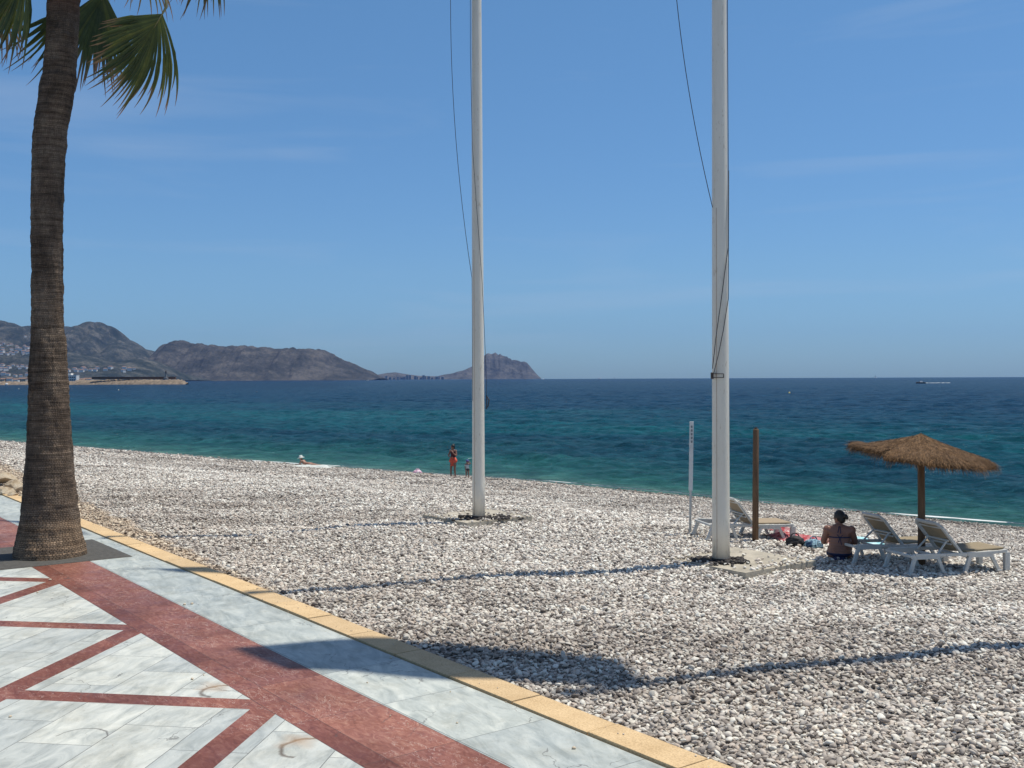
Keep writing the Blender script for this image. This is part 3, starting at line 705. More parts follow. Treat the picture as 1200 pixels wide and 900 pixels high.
lh = empty('lighthouse', hpt(194.5, 1158) + Vector((0, 0, -0.6))); tag(lh, 'small dark light tower standing near the end of the breakwater', 'lighthouse')
mb = MB(); mb.lathe([(2.6, 0), (2.6, 3), (1.1, 3.2), (0.8, 8.0)], 12); mb.build('tower', simple('tower paint', (0.22, 0.22, 0.22), 0.7), lh)
mb = MB(); mb.lathe([(1.3, 8.0), (1.3, 8.4), (0.7, 8.5), (0.7, 10.2), (0.1, 11)], 12); mb.build('lantern', simple('dark lantern', (0.05, 0.04, 0.04), 0.5), lh)
wb_ = empty('harbour_building', hpt(85.5, 1290) + Vector((0, 0, SEA + 1.2 - 2.95 + 1.3))); tag(wb_, 'large white blocky building beside the palm trunk at the harbour', 'building')
mb = MB(); mb.box((0, 0, 3.5), (12, 9, 9)); mb.box((-3.5, 0, 9.2), (5, 7, 2.4)); mb.build('wall', m_wall_w, wb_)
for wx in (-3.6, -1.2, 1.2, 3.6):
    for wz in (2.2, 5.4):
        mb = MB(); mb.box((wx, -4.55, wz), (1.5, 0.12, 1.4)); mb.build('window', m_win, wb_)
mb = MB(); mb.box((0, 0, 8.1), (12.4, 9.4, 0.25)); mb.build('roof', m_wall_w, wb_)
rv = random.Random(9)
for k, px in enumerate([97, 101, 106, 4, 12, 19, 27, 35, -12, 66]):
    s_ = empty('harbour_shed', hpt(px, 1260 + rv.uniform(-10, 20)) + Vector((0, 0, SEA - 1.7 + 1.2)))
    wd = rv.uniform(5, 9); hh_ = rv.uniform(2.4, 4.4)
    mb = MB(); mb.box((0, 0, hh_ / 2), (wd, 6, hh_)); mb.build('wall', m_wall_w if k % 3 else simple('tan render', (0.42, 0.36, 0.29), 0.9, 0.1, 0.3, 0), s_)
    mb = MB(); mb.add([(-wd / 2 - .3, -3.3, hh_), (wd / 2 + .3, -3.3, hh_), (wd / 2 + .3, 3.3, hh_), (-wd / 2 - .3, 3.3, hh_), (-wd / 2 - .3, 0, hh_ + 1.3), (wd / 2 + .3, 0, hh_ + 1.3)], [(0, 1, 5, 4), (2, 3, 4, 5), (1, 2, 5), (3, 0, 4), (0, 3, 2, 1)])
    mb.build('roof', m_roof, s_)
    tag(s_, 'low pale building with a tiled roof along the distant harbour quay', 'building', 'low buildings along the harbour quay')
mq = simple('quay concrete', (0.10, 0.10, 0.10), 0.9, 0.2, 0.3, 0)
mb = MB(); mb.bar(hpt(-80, 1245) + Vector((0, 0, -4.4)), hpt(112, 1215) + Vector((0, 0, -4.4)), 30, 2.4); o = mb.build('quay', mq); tag(o, 'low dark quay along the far harbour left and right of the palm trunk', 'quay')

# boats
m_hull = simple('white hull', (0.78, 0.78, 0.78), 0.35, 0.03, 1, 0); m_dk = simple('dark hull', (0.03, 0.035, 0.05), 0.4, 0.1, 1, 0)
m_sail = simple('sail cloth', (0.7, 0.7, 0.68), 0.7, 0.05, 1, 0); m_alu = simple('mast metal', (0.5, 0.5, 0.5), 0.4, 0.05, 1, 0, metal=0.6)
def hull_mb(L, B, Hh):
    mb = MB(); n = 12; vs = []; fs = []
    for i in range(n + 1):
        f_ = i / n; x = (f_ - 0.5) * L; b = B / 2 * (math.sin(min(1, (1 - f_) * 1.6 + 0.02) * math.pi / 2)) ** 0.7 * (0.85 + 0.15 * min(1, f_ * 4)); zt = Hh * (0.85 + 0.35 * f_ ** 2)
        vs += [(x, -b, zt), (x, -b * 0.72, 0.12 * Hh), (x, 0, -0.15 * Hh), (x, b * 0.72, 0.12 * Hh), (x, b, zt)]
    for i in range(n):
        for k in range(4): fs.append((i * 5 + k, (i + 1) * 5 + k, (i + 1) * 5 + k + 1, i * 5 + k + 1))
        fs.append((i * 5 + 4, (i + 1) * 5 + 4, (i + 1) * 5, i * 5))
    fs.append((0, 1, 2, 3, 4)); mb.add(vs, fs); return mb
def boat(px, py, L, label, motor=True, dark=False, rz=0.0, mast=0, name='motorboat', group=None):
    q = at(px, py, SEA); b = empty(name, q, rz); tag(b, label, 'boat', group)
    hull_mb(L, L * 0.3, L * 0.14).build('hull', m_dk if dark else m_hull, b, smooth=True)
    mb = MB(); mb.box((-L * 0.02, 0, L * 0.19), (L * 0.34, L * 0.2, L * 0.11), None, 0.75); mb.build('cabin', m_hull, b, bevel=0.03)
    mb = MB(); mb.box((L * 0.135, 0, L * 0.195), (L * 0.04, L * 0.17, L * 0.06)); mb.build('windscreen', m_win, b)
    if mast:
        mb = MB(); mb.tube([(L * 0.08, 0, L * 0.1), (L * 0.08, 0, mast)], [0.12, 0.07], 8); mb.build('mast', m_alu, b)
        mb = MB(); mb.add([(L * 0.06, 0.0, L * 0.25), (-L * 0.42, 0.15, L * 0.25), (L * 0.06, 0, mast * 0.95), (L * 0.06, 0.06, L * 0.25), (-L * 0.42, 0.21, L * 0.25), (L * 0.06, 0.06, mast * 0.95)],
                          [(0, 1, 2), (5, 4, 3), (0, 3, 4, 1), (1, 4, 5, 2), (2, 5, 3, 0)])
        mb.build('sail', m_dk if dark else m_sail, b)
    return b
boat(1079, 449.3, 7, 'small dark motorboat speeding with a white wake near the right side', dark=True, rz=math.pi)
boat(702, 443.95, 26, 'white motor yacht just below the horizon left of the dark sailing boat', rz=0.1)
boat(720, 443.4, 16, 'dark sailing boat standing up against the horizon between the two flagpoles', dark=True, mast=26, name='sailing_boat')
boat(1026, 442.9, 12, 'faint tiny sailing boat on the horizon above the motorboat', mast=15, name='sailing_boat')
boat(437, 444.3, 18, 'small white boat off the tip of the brown headland', rz=0.3)
boat(431, 446.0, 9, 'small boat with a reddish hull moored below the tip of the headland', rz=-0.4)
boat(636, 444.5, 14, 'white boat just off the right foot of the far rock')
boat(306, 445.6, 14, 'white boat moored under the headland cliffs nearer the harbour', group=None)
boat(380, 445.2, 14, 'white boat moored under the headland cliffs nearer the headland tip')
rv = random.Random(2)
for k, px in enumerate([3, 8, 14, 20, 25, 31, -4, -9]):
    q = hpt(px, 1205 + rv.uniform(-6, 6)); q.z = SEA; b = empty('moored_yacht', q, rv.uniform(-0.5, 0.5) + 1.5)
    hull_mb(9, 2.8, 1.4).build('hull', m_hull, b, smooth=True)
    mb = MB(); mb.box((-0.3, 0, 1.7), (3.4, 1.8, 0.8), None, 0.8); mb.build('cabin', m_hull, b)
    mb = MB(); mb.tube([(0.6, 0, 1.4), (0.6, 0, rv.uniform(9, 12))], 0.09, 6); mb.build('mast', m_alu, b)
    tag(b, 'white yacht with a bare mast moored in the harbour left of the palm trunk', 'boat', 'yachts moored in the harbour')
def wake(px, py, L, rz, label):
    q = at(px, py, SEA); xs_ = np.linspace(0, L, 40); P_ = np.zeros((5, 40, 3))
    for j in range(5):
        g_ = (j / 4 * 2 - 1); wv_ = 0.25 + xs_ * 0.05
        P_[j, :, 0] = xs_ * math.cos(rz) - g_ * wv_ * math.sin(rz); P_[j, :, 1] = xs_ * math.sin(rz) + g_ * wv_ * math.cos(rz)
        P_[j, :, 2] = 0.28 + 0.12 * (1 - abs(g_)) + 0.1 * vnoise(xs_ * 0.8, xs_ * 0 + j, 4)
    o = grid_mesh('boat_wake', P_, m_foam); o.location = q; tag(o, label, 'wake', kind='stuff')
wake(1080.5, 449.3, 22, 0.15, 'white foaming wake trailing behind the dark motorboat')
m_or = simple('orange float', (0.6, 0.55, 0.45), 0.5, 0.05, 3, 0); m_yel = simple('yellow float', (0.75, 0.6, 0.2), 0.5, 0.05, 3, 0); m_bk = simple('dark float', (0.03, 0.03, 0.035), 0.5, 0.05, 3, 0)
def buoy(px, py, r, m, label, tall=1.0):
    q = at(px, py, SEA); b = empty('buoy', q); tag(b, label, 'buoy')
    mb = MB(); mb.lathe([(r * 0.3, -r * 0.4), (r * 0.95, -r * 0.1), (r, r * 0.4), (r * 0.75, r * 0.95 * tall), (r * 0.3, r * 1.35 * tall)], 14); mb.build('float', m, b, smooth=True)
    mb = MB(); mb.tube([(0, 0, r * 1.3 * tall), (0, 0, r * 2.2 * tall)], r * 0.12, 6); mb.build('rod', m_alu, b)
buoy(925, 461, 0.32, m_yel, 'pale yellow buoy floating right of the nearer flagpole')
buoy(301, 459.5, 0.30, m_bk, 'dark buoy floating below the middle of the headland', 0.6)
buoy(212, 459, 0.34, m_bk, 'dark buoy floating below the end of the breakwater', 0.6)
buoy(139, 457.5, 0.30, m_or, 'pale buoy floating just right of the palm trunk', 1.3)
buoy(22, 456, 0.30, m_or, 'pale buoy floating left of the palm trunk', 1.0)

# apartment towers on the low far coast
rv = random.Random(8); m_apt = simple('apartment render', (0.32, 0.31, 0.30), 0.9, 0.1, 0.1, 0); m_band = simple('balcony shade', (0.10, 0.10, 0.11), 0.7, 0.1, 0.1, 0)
for px in [446, 450, 453, 458, 462, 467, 471, 474, 478, 481, 486, 489, 493, 497, 499, 503, 507, 511, 514, 519]:
    hgt = rv.uniform(14, 36); wd = rv.uniform(12, 24)
    q = atd(px + rv.uniform(-1, 1), 443, 8000 + rv.uniform(-60, 60)); q.z = SEA
    a = empty('apartment_tower', q); mb = MB(); mb.box((0, 0, hgt / 2), (wd, 14, hgt)); mb.build('wall', m_apt, a)
    mb = MB()
    for k in range(int(hgt / 6)): mb.box((0, -7.1, 4 + k * 6), (wd * 0.8, 0.3, 2.2))
    mb.build('balcony_row', m_band, a)
    tag(a, 'tiny apartment tower on the low far coast left of the distant rock', 'building', 'apartment towers on the far coast')

# ------------------------------------------------------------------ haze
m_hz = bpy.data.materials.new('haze'); m_hz.use_nodes = True; t = m_hz.node_tree; t.nodes.clear()
oo = t.nodes.new('ShaderNodeOutputMaterial'); pv = t.nodes.new('ShaderNodeVolumePrincipled')
pv.inputs['Color'].default_value = (0.27, 0.48, 1.0, 1); pv.inputs['Density'].default_value = 3.3e-5; pv.inputs['Anisotropy'].default_value = 0.2
t.links.new(pv.outputs[0], oo.inputs['Volume'])
mb = MB(); mb.box((0, 4400, 210), (19500, 10600, 440)); hz = mb.build('haze', m_hz); tag(hz, 'thin pale blue sea haze veiling the distant hills', 'haze', kind='stuff')
hz.location = (0, 0, 0)

# ------------------------------------------------------------------ flagpoles
m_pole, t, p = newmat('flagpole paint')
oc = objco(t); n1 = noise(t, mapping(t, oc, (6, 6, 0.7)), 1.0, 5, 0.6)
c1 = ramp(t, n1, [(0.3, (0.72, 0.67, 0.57)), (0.7, (0.81, 0.76, 0.66))])
n2 = noise(t, mapping(t, oc, (8, 8, 2)), 3.0, 3, 0.6)
c1 = mixc(t, 1.0, c1, ramp(t, n2, [(0.28, (0.72, 0.66, 0.58)), (0.38, (1, 1, 1))]), 'MULTIPLY')
t.links.new(c1, p.inputs['Base Color']); p.inputs['Roughness'].default_value = 0.30; p.inputs['Specular IOR Level'].default_value = 0.7; bump(t, p, n1, 0.1, 0.01)
m_rope = simple('halyard rope', (0.05, 0.05, 0.055), 0.8, 0.1, 20, 0); m_iron = simple('rusty dark iron', (0.06, 0.045, 0.04), 0.8, 0.4, 20, 0.4)
m_conc = simple('weathered concrete', (0.43, 0.385, 0.31), 0.9, 0.25, 3, 0.5, 0.02); m_rust = simple('rust seam', (0.38, 0.24, 0.16), 0.8, 0.2, 5, 0)
def flagpole(x, y, label, r0=0.138, top=19.6):
    b = empty('flagpole', (x, y, 0)); tag(b, label, 'flagpole')
    mb = MB(); n = 40; prof = [(r0, 0.06)] + [(r0 - 0.055 * (k / 30) ** 1.1, 0.06 + (top - 0.06) * k / 30) for k in range(1, 31)]
    mb.lathe(prof, n); mb.build('pole', m_pole, b, smooth=True)
    mb = MB(); mb.lathe([(0.05, top), (0.11, top + 0.05), (0.13, top + 0.13), (0.09, top + 0.24), (0.02, top + 0.28)], 20); mb.build('finial', m_pole, b, smooth=True)
    mb = MB(); mb.lathe([(r0 + 0.07, 0.055), (r0 + 0.07, 0.075), (r0 + 0.012, 0.08), (r0 + 0.012, 0.12), (r0 - 0.002, 0.122)], 28); mb.build('base_flange', m_iron, b)
    for k in range(6):
        a = k * math.pi / 3; mb = MB(); mb.lathe([(0.014, 0.07), (0.014, 0.105)], 6, (math.cos(a) * (r0 + 0.045), math.sin(a) * (r0 + 0.045), 0)); mb.build('bolt', m_iron, b)
    # faint weld seam with a rust stain running down the camera side
    mb = MB(); aa = math.radians(-128)
    pts = [(math.cos(aa) * (r0 - 0.055 * (z / top) ** 1.1 + 0.0005), math.sin(aa) * (r0 - 0.055 * (z / top) ** 1.1 + 0.0005), z) for z in np.linspace(0.1, 5.6, 20)]
    mb.tube(pts, 0.0035, 5); mb.build('seam', m_rust, b)
    return b
P1p = at(561, 607.5, 0.06); P2p = at(845, 658, 0.06)
fp1 = flagpole(P1p.x, P1p.y, 'tall white flagpole near the middle, the farther of the two in view', 0.131)
fp2 = flagpole(P2p.x, P2p.y, 'tall thick white flagpole in front of a sun lounger, the nearer of two', 0.138)
P3p = Vector((7.4, 11.95, 0.06))
fp3 = flagpole(P3p.x, P3p.y, 'tall white flagpole standing out of view to the right', 0.138)
def rope(name, parent, pts, r=0.0058, m=m_rope):
    mb = MB(); pts = [Vector(q) - parent.location for q in pts]; mb.tube(pts, r, 6); return mb.build(name, m, parent, smooth=True)
def sag(a, b, s, n=16, dirv=Vector((-1, 0, -0.2))):
    return [a.lerp(b, i / n) + dirv * s * 4 * (i / n) * (1 - i / n) for i in range(n + 1)]
# farther pole
top1 = Vector((P1p.x - 0.1, P1p.y - 0.05, 19.4)); y1 = P1p.y - 0.16
a = atd(553, 325, y1); bq = atd(528, 0, y1 - 0.1); cq = bq + Vector((0.05, 0, 3.6))
pts = [a.lerp(bq, k / 12) + Vector((-0.22 * 4 * (k / 12) * (1 - k / 12) * 0.5, 0, 0)) for k in range(13)] + [cq, top1]
rope('halyard', fp1, pts)
rope('halyard', fp1, [top1, atd(551.2, 60, y1 + 0.05), atd(553.5, 170, y1), atd(558, 235, y1), atd(565, 330, y1), atd(569.5, 430, y1), atd(570.5, 480, y1)], 0.005)
rope('halyard', fp1, [atd(553, 325, y1), atd(553.6, 420, y1), atd(554, 470, y1)], 0.004)
mb = MB(); q = atd(570.3, 470, y1) - fp1.location
mb.bar(q + Vector((0, 0, -0.12)), q + Vector((0, 0, 0.12)), 0.02, 0.02); mb.tube([q + Vector((0, 0, .1)), q + Vector((0.05, 0, 0.02)), q + Vector((0.03, 0, -.1)), q + Vector((-.02, 0, -.16))], 0.012, 6); mb.build('cleat', m_iron, fp1)
# nearer pole
y2 = P2p.y - 0.16; top2 = Vector((P2p.x - 0.1, P2p.y, 19.4))
a = atd(835, 243, y2 + 0.1); bq = atd(793, 0, y2 - 0.1)
pts = [a.lerp(bq, k / 12) + Vector((0.14 * 4 * (k / 12) * (1 - k / 12) * -0.4, 0, 0)) for k in range(13)] + [bq + Vector((-0.25, 0, 2.5)), top2]
rope('halyard', fp2, pts)
rope('halyard', fp2, [top2 + Vector((0.2, 0, 0)), atd(853.5, 200, y2 + .1), atd(853.3, 290, y2 + 0.05), atd(846, 345, y2), atd(839, 395, y2 - 0.01), atd(835, 432, y2)], 0.006)
rope('halyard', fp2, [atd(854, 200, y2 + .1), atd(853.5, 350, y2 + 0.06), atd(848, 385, y2 - .01), atd(842, 415, y2 - .01), atd(836.5, 437, y2)], 0.006)
mb = MB()
yb = y2 + 0.005
qa, qb, qc, qd = [atd(*k, yb) - fp2.location for k in ((835, 438), (848, 438), (848, 442.5), (835, 442.5))]
for u_, v_ in ((qa, qb), (qb, qc), (qc, qd), (qd, qa)): mb.tube([u_, v_], 0.006, 6)
mb.box((qa + qd) / 2 + Vector((0, 0.03, 0)), (0.035, 0.07, 0.1)); mb.build('cleat', m_iron, fp2)
# flags high above the picture; their shadows fall on the paving and the stones
def proj(gx, gy, z):           # the point at height z whose shadow falls at ground (gx, gy)
    k = z / math.tan(SUN_EL); return Vector((gx + SUN_AZ.x * k, gy + SUN_AZ.y * k, z))
def flag(quad, zt, zb, colr, label, ripple=0.12, bulge=0.0):
    (hbx, hby), (htx, hty), (fbx, fby), (ftx, fty) = quad; n = 26; P_ = np.zeros((n, n, 3))
    for i in range(n):
        for j in range(n):
            a_ = i / (n - 1); b_ = j / (n - 1)
            gx = (hbx * (1 - b_) + htx * b_) * (1 - a_) + (fbx * (1 - b_) + ftx * b_) * a_
            gy = (hby * (1 - b_) + hty * b_) * (1 - a_) + (fby * (1 - b_) + fty * b_) * a_
            z = zb + (zt - zb) * b_ - 0.5 * a_ ** 2; gy += 0.5 * math.sin(math.pi * a_) * b_ * bulge
            q = proj(gx, gy, z) + Vector((0, ripple * math.sin(a_ * 9 + b_ * 2) * a_, 0)); P_[i, j] = q
    o = grid_mesh('flag', P_, colr); s = o.modifiers.new('thickness', 'SOLIDIFY'); s.thickness = 0.008
    tag(o, label, 'flag'); return o
m_fl1 = simple('blue flag cloth', (0.05, 0.12, 0.4), 0.8, 0.05, 2, 0.1); m_fl2 = simple('red flag cloth', (0.45, 0.06, 0.05), 0.8, 0.05, 2, 0.1)
flag([(1.35, 10.0), (1.1, 10.9), (-2.3, 10.6), (-3.1, 11.65)], 19.3, 16.2, m_fl1, 'blue flag streaming from the flagpole out of view to the right', bulge=1.0)
flag([(-3.9, 15.6), (-4.4, 15.9), (-4.7, 16.35), (-6.3, 16.5)], 19.3, 17.3, m_fl2, 'red flag streaming from the top of the nearer flagpole, above the view')
flag([(-8.0, 19.9), (-8.5, 20.6), (-10.3, 22.0), (-11.6, 22.5)], 19.3, 17.3, m_fl1, 'blue flag streaming from the top of the farther flagpole, above the view')

# concrete slabs round the pole feet
for k, ((cx, cy), lab) in enumerate(zip(SLABS, ('square concrete slab half buried in pebbles under the farther flagpole', 'square concrete slab half buried in pebbles under the nearer flagpole'))):
    G = 46; g1 = np.concatenate([[-0.846], np.linspace(-0.843, 0.843, G - 2), [0.846]]); A_, B_ = np.meshgrid(g1, g1)
    Zs = 0.050 + 0.012 * fbm(A_ * 3 + k * 9, B_ * 3, 3, 6)
    edge = np.maximum(np.abs(A_), np.abs(B_)) > 0.845
    ra = 1 - 0.03 * fbm(A_ * 2, B_ * 2 + k * 7, 2, 12)
    Zs = np.where(edge, -0.20, Zs)
    PP = np.stack([(A_ * U.x + B_ * V_.x) * ra + cx, (A_ * U.y + B_ * V_.y) * ra + cy, Zs], -1)
    # square the rim
    o = grid_mesh('concrete_slab', PP, m_conc); o.data.polygons.foreach_set('use_smooth', np.zeros(len(o.data.polygons), bool)); tag(o, lab, 'slab')
# dark clinker-like stones heaped round the pole feet
m_dst = simple('dark wet stone', (0.045, 0.038, 0.036), 0.8, 0.5, 9, 0.4)
for k, (q, lab, ofs) in enumerate(((P1p, 'heap of dark stones and weed round the foot of the farther flagpole', 0.25), (P2p, 'heap of dark stones and weed round the foot of the nearer flagpole', -0.05))):
    mb = MB(); rv = random.Random(k + 20)
    for i in range(80):
        a = rv.uniform(0, 6.28); d = rv.uniform(0.2, 0.42) if i < 60 else rv.uniform(0.25, 0.7)
        x = math.cos(a) * d + (ofs if i % 2 else 0) ; y = math.sin(a) * d * 0.75
        if math.hypot(x, y) < 0.17: continue
        s = rv.uniform(0.02, 0.055) * (1.15 if i < 60 else 0.8)
        mb.ell((x, y, 0.06 + s * 0.4), (s, s * rv.uniform(.6, .9), s * rv.uniform(.45, .8)), 8, 6, Matrix.Rotation(rv.uniform(0, 3), 3, 'Z'), 0.12, i)
    o = mb.build('dark_stones', m_dst, smooth=True); o.location = (q.x, q.y, 0); tag(o, lab, 'stones', kind='stuff')

# ------------------------------------------------------------------ palm
PALM_Y = 17.6
m_trunk, t, p = newmat('palm bark')
uvn = t.nodes.new('ShaderNodeUVMap'); uvv = uvn.outputs[0]
wn = t.nodes.new('ShaderNodeTexNoise'); wn.inputs['Scale'].default_value = 5; wn.inputs['Detail'].default_value = 4; t.links.new(uvv, wn.inputs['Vector'])
wa = t.nodes.new('ShaderNodeVectorMath'); wa.operation = 'MULTIPLY_ADD'; t.links.new(wn.outputs['Color'], wa.inputs[0]); wa.inputs[1].default_value = (0.10, 0.06, 0); t.links.new(uvv, wa.inputs[2])
br = t.nodes.new('ShaderNodeTexBrick'); br.inputs['Scale'].default_value = 1; br.inputs['Brick Width'].default_value = 0.033; br.inputs['Row Height'].default_value = 0.029
br.inputs['Mortar Size'].default_value = 0.0040; br.inputs['Mortar Smooth'].default_value = 1.0; br.offset = 0.37; br.inputs['Color1'].default_value = (0, 0, 0, 1); br.inputs['Color2'].default_value = (1, 1, 1, 1)
t.links.new(wa.outputs[0], br.inputs['Vector'])
pos = geopos(t)
nb = noise(t, mapping(t, uvv, (1, 0.5, 1)), 2.2, 5, 0.65)
bark = ramp(t, nb, [(0.3, (0.10, 0.076, 0.060)), (0.5, (0.22, 0.165, 0.125)), (0.75, (0.38, 0.30, 0.23))])
bark = mixc(t, 0.6, bark, ramp(t, br.outputs['Color'], [(0, (0.7, 0.7, 0.7)), (1, (1.25, 1.2, 1.15))]), 'MULTIPLY')
rings = noise(t, mapping(t, uvv, (1.2, 15, 1)), 1.0, 5, 0.7)
bark = mixc(t, 1.0, bark, ramp(t, rings, [(0.35, (0.55, 0.52, 0.5)), (0.5, (1, 1, 1)), (0.68, (1.5, 1.45, 1.4))]), 'MULTIPLY')
gap = mixc(t, math_(t, 'MULTIPLY', br.outputs['Fac'], ramp(t, noise(t, mapping(t, uvv, (9, 7, 1)), 1.0, 3, 0.7), [(0.35, (0.15,) * 3), (0.6, (0.68,) * 3)])), bark, (0.014, 0.011, 0.009))
fib = noise(t, mapping(t, uvv, (60, 5, 1)), 1.0, 3, 0.7)
gap = mixc(t, 0.7, gap, ramp(t, fib, [(0.3, (0.6, 0.6, 0.6)), (0.7, (1.3, 1.3, 1.3))]), 'MULTIPLY')
sp_ = t.nodes.new('ShaderNodeSeparateXYZ'); t.links.new(pos, sp_.inputs[0])
basef = ramp(t, math_(t, 'ADD', sp_.outputs[2], math_(t, 'MULTIPLY', nb, 0.6)), [(0.85, (1.40, 1.32, 1.18)), (1.35, (0.85, 0.85, 0.85))])   # sunlit foot of the trunk painted paler into the bark colour
gap = mixc(t, 1.0, gap, basef, 'MULTIPLY')
tz_ = math_(t, 'DIVIDE', math_(t, 'ADD', sp_.outputs[2], math_(t, 'MULTIPLY', nb, 0.8)), 10.0)
gap = mixc(t, math_(t, 'MULTIPLY', ramp(t, tz_, [(0.93, (0, 0, 0)), (0.99, (1, 1, 1))]), 0.75), gap, (0.16, 0.062, 0.035))   # reddish young bark under the crown
t.links.new(gap, p.inputs['Base Color']); p.inputs['Roughness'].default_value = 0.9; p.inputs['Specular IOR Level'].default_value = 0.15
hb_ = math_(t, 'ADD', math_(t, 'MULTIPLY', br.outputs['Fac'], -1.0), math_(t, 'MULTIPLY', fib, 0.9)); bump(t, p, hb_, 1.0, 0.022)
tp = [(-90, 57.5 + 33, 17), (-60, 83, 17.5), (0, 74.5, 17.5), (50, 72.5, 17.5), (88, 69.5, 17.8), (92, 69, 19.3), (130, 63, 18.7), (150, 59, 18), (220, 55.5, 17.4), (290, 55, 17.2), (350, 55.6, 17), (385, 56, 17.5), (400, 57, 19), (440, 56.5, 21), (480, 57.5, 22.5), (520, 58, 24.2),
      (560, 58, 27.5), (600, 58.5, 31), (620, 58.5, 34), (640, 58.5, 38.5), (652, 58.5, 41), (664, 58.5, 42)]
ypx = np.array([q[0] for q in tp], float); cxp = np.array([q[1] for q in tp]); wp = np.array([q[2] for q in tp])
rows = np.linspace(-90, 662, 760); nA_ = 96
base = at(58.5, 652, 0); PALM_Y = base.y
Pt = np.zeros((len(rows), nA_, 3)); UVt = np.zeros((len(rows), nA_ + 1, 2))
scl = PALM_Y / F
for i, yy in enumerate(rows):
    cx = np.interp(yy, ypx, cxp); r = np.interp(yy, ypx, wp) * scl
    q = atd(cx, yy, PALM_Y); ang = np.linspace(0, 2 * math.pi, nA_, endpoint=False)
    ridge = 0.006 * ((q.z / 0.105 + 0.3 * math.sin(q.z)) % 1.0)
    rad = r + ridge + (fbm(ang * 3 + 0 * ang, 0 * ang + q.z * 6, 3, 3) - 0.5) * 0.035 + (vnoise(ang * 16, 0 * ang + q.z * 9, 8) - 0.5) * 0.016
    rad[-6:] = rad[-6:] * np.linspace(1, 0, 6) + rad[0] * np.linspace(0, 1, 6)
    Pt[i, :, 0] = q.x + np.cos(ang) * rad; Pt[i, :, 1] = q.y + np.sin(ang) * rad; Pt[i, :, 2] = q.z
    UVt[i, :, 0] = np.linspace(0, 2 * math.pi * 0.30, nA_ + 1); UVt[i, :, 1] = q.z
palm = empty('palm_tree', (base.x, base.y, 0)); tag(palm, 'tall fan palm with a thick ringed trunk on the promenade at the left', 'palm tree')
Pt -= np.array([base.x, base.y, 0])
trunk = grid_mesh('trunk', Pt[::-1], m_trunk, palm, True, wrap=True)
uvl = trunk.data.uv_layers.new(name='UVMap'); UVr = UVt[::-1]
r_, c_ = len(rows), nA_
I, J = np.meshgrid(np.arange(r_ - 1), np.arange(c_), indexing='ij')
lu = np.stack([UVr[I, J], UVr[I, J + 1], UVr[I + 1, J + 1], UVr[I + 1, J]], 2).reshape(-1)
uvl.data.foreach_set('uv', lu.astype(np.float32))
# fronds
def leafmat(name, a, b, c):
    m, t, p = newmat(name); oc = objco(t); n = noise(t, oc, 2.5, 4, 0.6)
    at_ = t.nodes.new('ShaderNodeAttribute'); at_.attribute_name = 'tip'
    col = ramp(t, n, [(0.3, a), (0.7, b)])
    tipf = math_(t, 'ADD', at_.outputs['Fac'], math_(t, 'MULTIPLY', math_(t, 'SUBTRACT', noise(t, oc, 3, 2), 0.5), 0.5))
    sg = t.nodes.new('ShaderNodeAttribute'); sg.attribute_name = 'seg'
    col = mixc(t, 1.0, col, ramp(t, sg.outputs['Fac'], [(0, (0.6, 0.65, 0.6)), (0.7, (1.15, 1.1, 1.0)), (1, (2.0, 1.5, 0.9))]), 'MULTIPLY')
    col = mixc(t, ramp(t, tipf, [(0.72, (0, 0, 0)), (0.98, (1, 1, 1))]), col, c)
    t.links.new(col, p.inputs['Base Color']); p.inputs['Roughness'].default_value = 0.42; p.inputs['Specular IOR Level'].default_value = 0.5
    tr = t.nodes.new('ShaderNodeBsdfTranslucent'); ms = t.nodes.new('ShaderNodeMixShader'); ms.inputs[0].default_value = 0.28
    o_ = t.nodes['Material Output']; t.links.new(col, tr.inputs['Color']); t.links.new(p.outputs[0], ms.inputs[1]); t.links.new(tr.outputs[0], ms.inputs[2]); t.links.new(ms.outputs[0], o_.inputs[0])
    return m
m_leaf = leafmat('green palm leaf', (0.045, 0.070, 0.018), (0.11, 0.145, 0.04), (0.30, 0.17, 0.10))
m_dead = leafmat('dry palm leaf', (0.30, 0.19, 0.11), (0.45, 0.32, 0.19), (0.35, 0.22, 0.13))
m_pet = simple('palm leaf stalk', (0.22, 0.20, 0.09), 0.5, 0.2, 4, 0.1)
WIND = Vector((-1, 0.1, 0.0))
